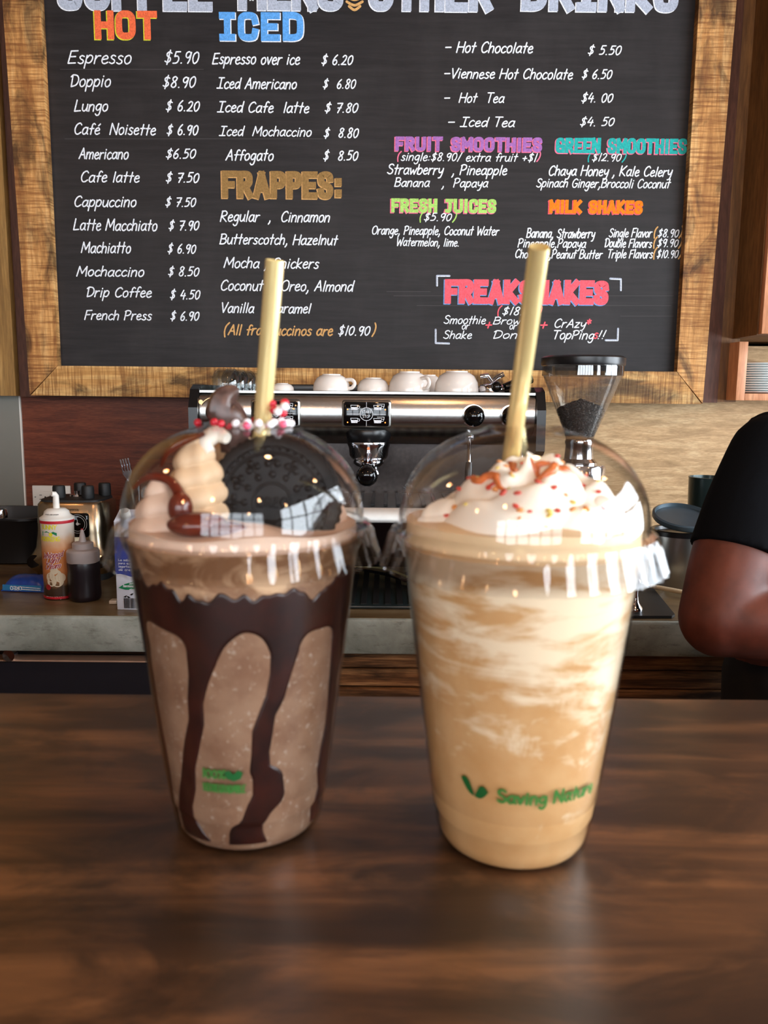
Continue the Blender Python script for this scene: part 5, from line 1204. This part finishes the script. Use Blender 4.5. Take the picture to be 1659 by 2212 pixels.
def hand(m, w, d, up, thumb):
    d = d.normalized(); up = (up - d * up.dot(d)).normalized(); s = d.cross(up)
    m.tube([w, w + d * .03, w + d * .08], [.024, .030, .030], 16); m.ball(tuple(w + d * .08), .03, .03, .03)
    for k, (o_, l_) in enumerate(((-.027, .062), (-.009, .072), (.009, .068), (.026, .052))):
        b = w + d * .085 + up * o_ * 1.0
        P = crom([tuple(b), tuple(b + d * l_ * .5 + s * .004 * thumb), tuple(b + d * l_ * .85 + s * .018 * thumb), tuple(b + d * l_ + s * .03 * thumb)], 4)
        m.tube(P, [.0088 - .0016 * i / len(P) for i in range(len(P))], 10); m.ball(P[-1], .0074, n=10, k=8)
    P = crom([tuple(w + d * .02 + up * .022), tuple(w + d * .05 + up * .045), tuple(w + d * .085 + up * .052)], 4)
    m.tube(P, [.013 - .004 * i / len(P) for i in range(len(P))], 10); m.ball(P[-1], .009, n=10, k=8)
b = MB(); zs = S1.z
def tor(m, g_=0.0, zlo=.80, zhi=None):
    zhi = zhi or zs + .035; rings = []
    prof = [(.80, .158, .115), (.86, .160, .118), (.95, .158, .112), (1.02, .165, .115), (1.10, .175, .118), (zs - .03, .172, .112), (zs + .02, .125, .088), (zs + .045, .07, .066)]
    pr = [q for q in prof if zlo - .001 <= q[0]]
    n = 32; vs = []
    P = crom(pr, 4)
    for z, a_, b_ in P: rings.append([((a_ + g_) * cos(2 * pi * i / n), (b_ + g_) * sin(2 * pi * i / n), z) for i in range(n)])
    vs = [v for r in rings for v in r]
    fs = [(j * n + i, j * n + (i + 1) % n, (j + 1) * n + (i + 1) % n, (j + 1) * n + i) for j in range(len(rings) - 1) for i in range(n)] + [tuple(range(n))[::-1], tuple((len(rings) - 1) * n + i for i in range(n))]
    m.add(vs, fs)
tor(b)
limb(b, [S1, S1.lerp(E1, .5) + Vector((-.006, 0, 0)), E1], [.060, .066, .060]); limb(b, [S2, S2.lerp(E2, .5), E2], [.056, .054, .047])
limb(b, [E1 + Vector((.002, 0, -.001)), E1.lerp(W1, .3) + Vector((0, -.004, 0)), E1.lerp(W1, .7), W1], [.057, .056, .042, .029]); limb(b, [E2, E2.lerp(W2, .3), E2.lerp(W2, .7), W2], [.045, .046, .036, .026])
hand(b, W1, W1 - E1, Vector((0, 0, 1)), 1); hand(b, W2, W2 - E2, Vector((0, 0, 1)), -1)
hz = zs + .20
b.tube([(0, .01, zs), (0, .0, zs + .07), (0, -.005, zs + .13)], [.062, .052, .052], 20)
b.ball((0, -.005, hz), .074, .092, .108, 28, 20); b.ball((0, -.03, hz - .055), .055, .058, .055, 20, 14)
b.tube([(0, -.092, hz + .012), (0, -.103, hz - .012), (0, -.112, hz - .03)], [.008, .011, .014], 12); b.ball((0, -.106, hz - .032), .017, .014, .011, 14, 10)
for s_ in (-1, 1): b.ball((s_ * .074, .0, hz - .005), .010, .020, .030, 12, 10)
b.ball((0, -.086, hz - .062), .024, .010, .007, 14, 8); b.ball((0, -.084, hz - .074), .021, .010, .008, 14, 8)
for s_ in (-1, 1):
    limb(b, [(s_ * .09, .0, .84), (s_ * .10, -.005, .45), (s_ * .10, .01, .09)], [.088, .058, .040]); b.tube([(s_ * .10, .02, .05), (s_ * .105, -.12, .035)], [.040, .032], 14)
t = NT('skin'); n = t.noise(t.coord(), 26, 5, .6); t.base(t.ramp(n, [(.3, lin((88, 42, 30))), (.7, lin((118, 60, 44)))])); t.set(Roughness=.5); t.b.inputs['Subsurface Weight'].default_value = .08
t.b.inputs['Subsurface Radius'].default_value = (.01, .004, .002); M_skin = t.m
body = remeshed(b, 'body', M_skin, ps, .0055, 5)
M_shirt = NT('black_jersey'); n = M_shirt.noise(M_shirt.coord(), 900, 2, .5); n2 = M_shirt.noise(M_shirt.coord(), 7, 4, .5, .6); M_shirt.base(M_shirt.ramp(n, [(.3, lin((9, 10, 13))), (.7, lin((16, 18, 22)))])); M_shirt.set(Roughness=.95, Specular_IOR_Level=.1); M_shirt.bump(n2, .6, .012); M_shirt = M_shirt.m
s = MB(); tor(s, .010, .80)
for S_, E_ in ((S1, E1), (S2, E2)):
    d = (E_ - S_); hem = S_ + d * .62; mid = S_ + d * .3
    s.tube(crom([tuple(S_ - d * .04), tuple(mid + Vector((-.004 * (1 if S_ is S1 else -1), 0, 0))), tuple(hem)], 8), [.064 + .0120 * i / 16 for i in range(17)], 28); s.ball(tuple(S_), .066)
    s.tube([tuple(S_ + Vector((0, .01, .012))), tuple(Vector((S_.x * .45, .01, zs + .025)))], [.058, .055], 20)
shirt = remeshed(s, 'shirt', M_shirt, ps, .005, 4)
tr_ = MB(); 
for s_ in (-1, 1): limb(tr_, [(s_ * .085, .0, .80), (s_ * .10, -.005, .45), (s_ * .10, .01, .10)], [.100, .078, .066])
tr_.tube([(0, 0, .72), (0, 0, .83)], [.15, .158], 28)
remeshed(tr_, 'trousers', plain('dark_trousers', (24, 25, 30), .85, 0, .1), ps, .008, 4)
for s_ in (-1, 1): MB().tube(crom([(s_ * .10, .06, .036), (s_ * .10, .0, .04), (s_ * .105, -.10, .036), (s_ * .108, -.16, .030)], 4), [.034] * 5 + [.040] * 4 + [.036] * 3 + [.028], 18).make('shoe', M_blkrub, ps, 60)
h_ = MB(); h_.ball((0, .012, hz + .022), .083, .098, .104, 28, 20); h_ = h_.make('hair', plain('black_hair', (14, 12, 12), .6, 0, .2, 200), ps, 60)
bm = bmesh.new(); bm.from_mesh(h_.data); bmesh.ops.bisect_plane(bm, geom=bm.verts[:] + bm.edges[:] + bm.faces[:], plane_co=(0, -.045, hz + .045), plane_no=(0, -.75, -.66), clear_outer=True); bm.to_mesh(h_.data); bm.free()
for s_ in (-1, 1):
    e_ = MB().ball((s_ * .030, -.084, hz + .006), .013, .010, .008, 16, 10).make('eye', plain('eye_white', (226, 220, 214), .15, 0, .02), ps, 60)
    MB().ball((s_ * .030, -.0935, hz + .006), .0055, .0018, .0055, 12, 8).make('iris', M_blkgl, e_, 60)
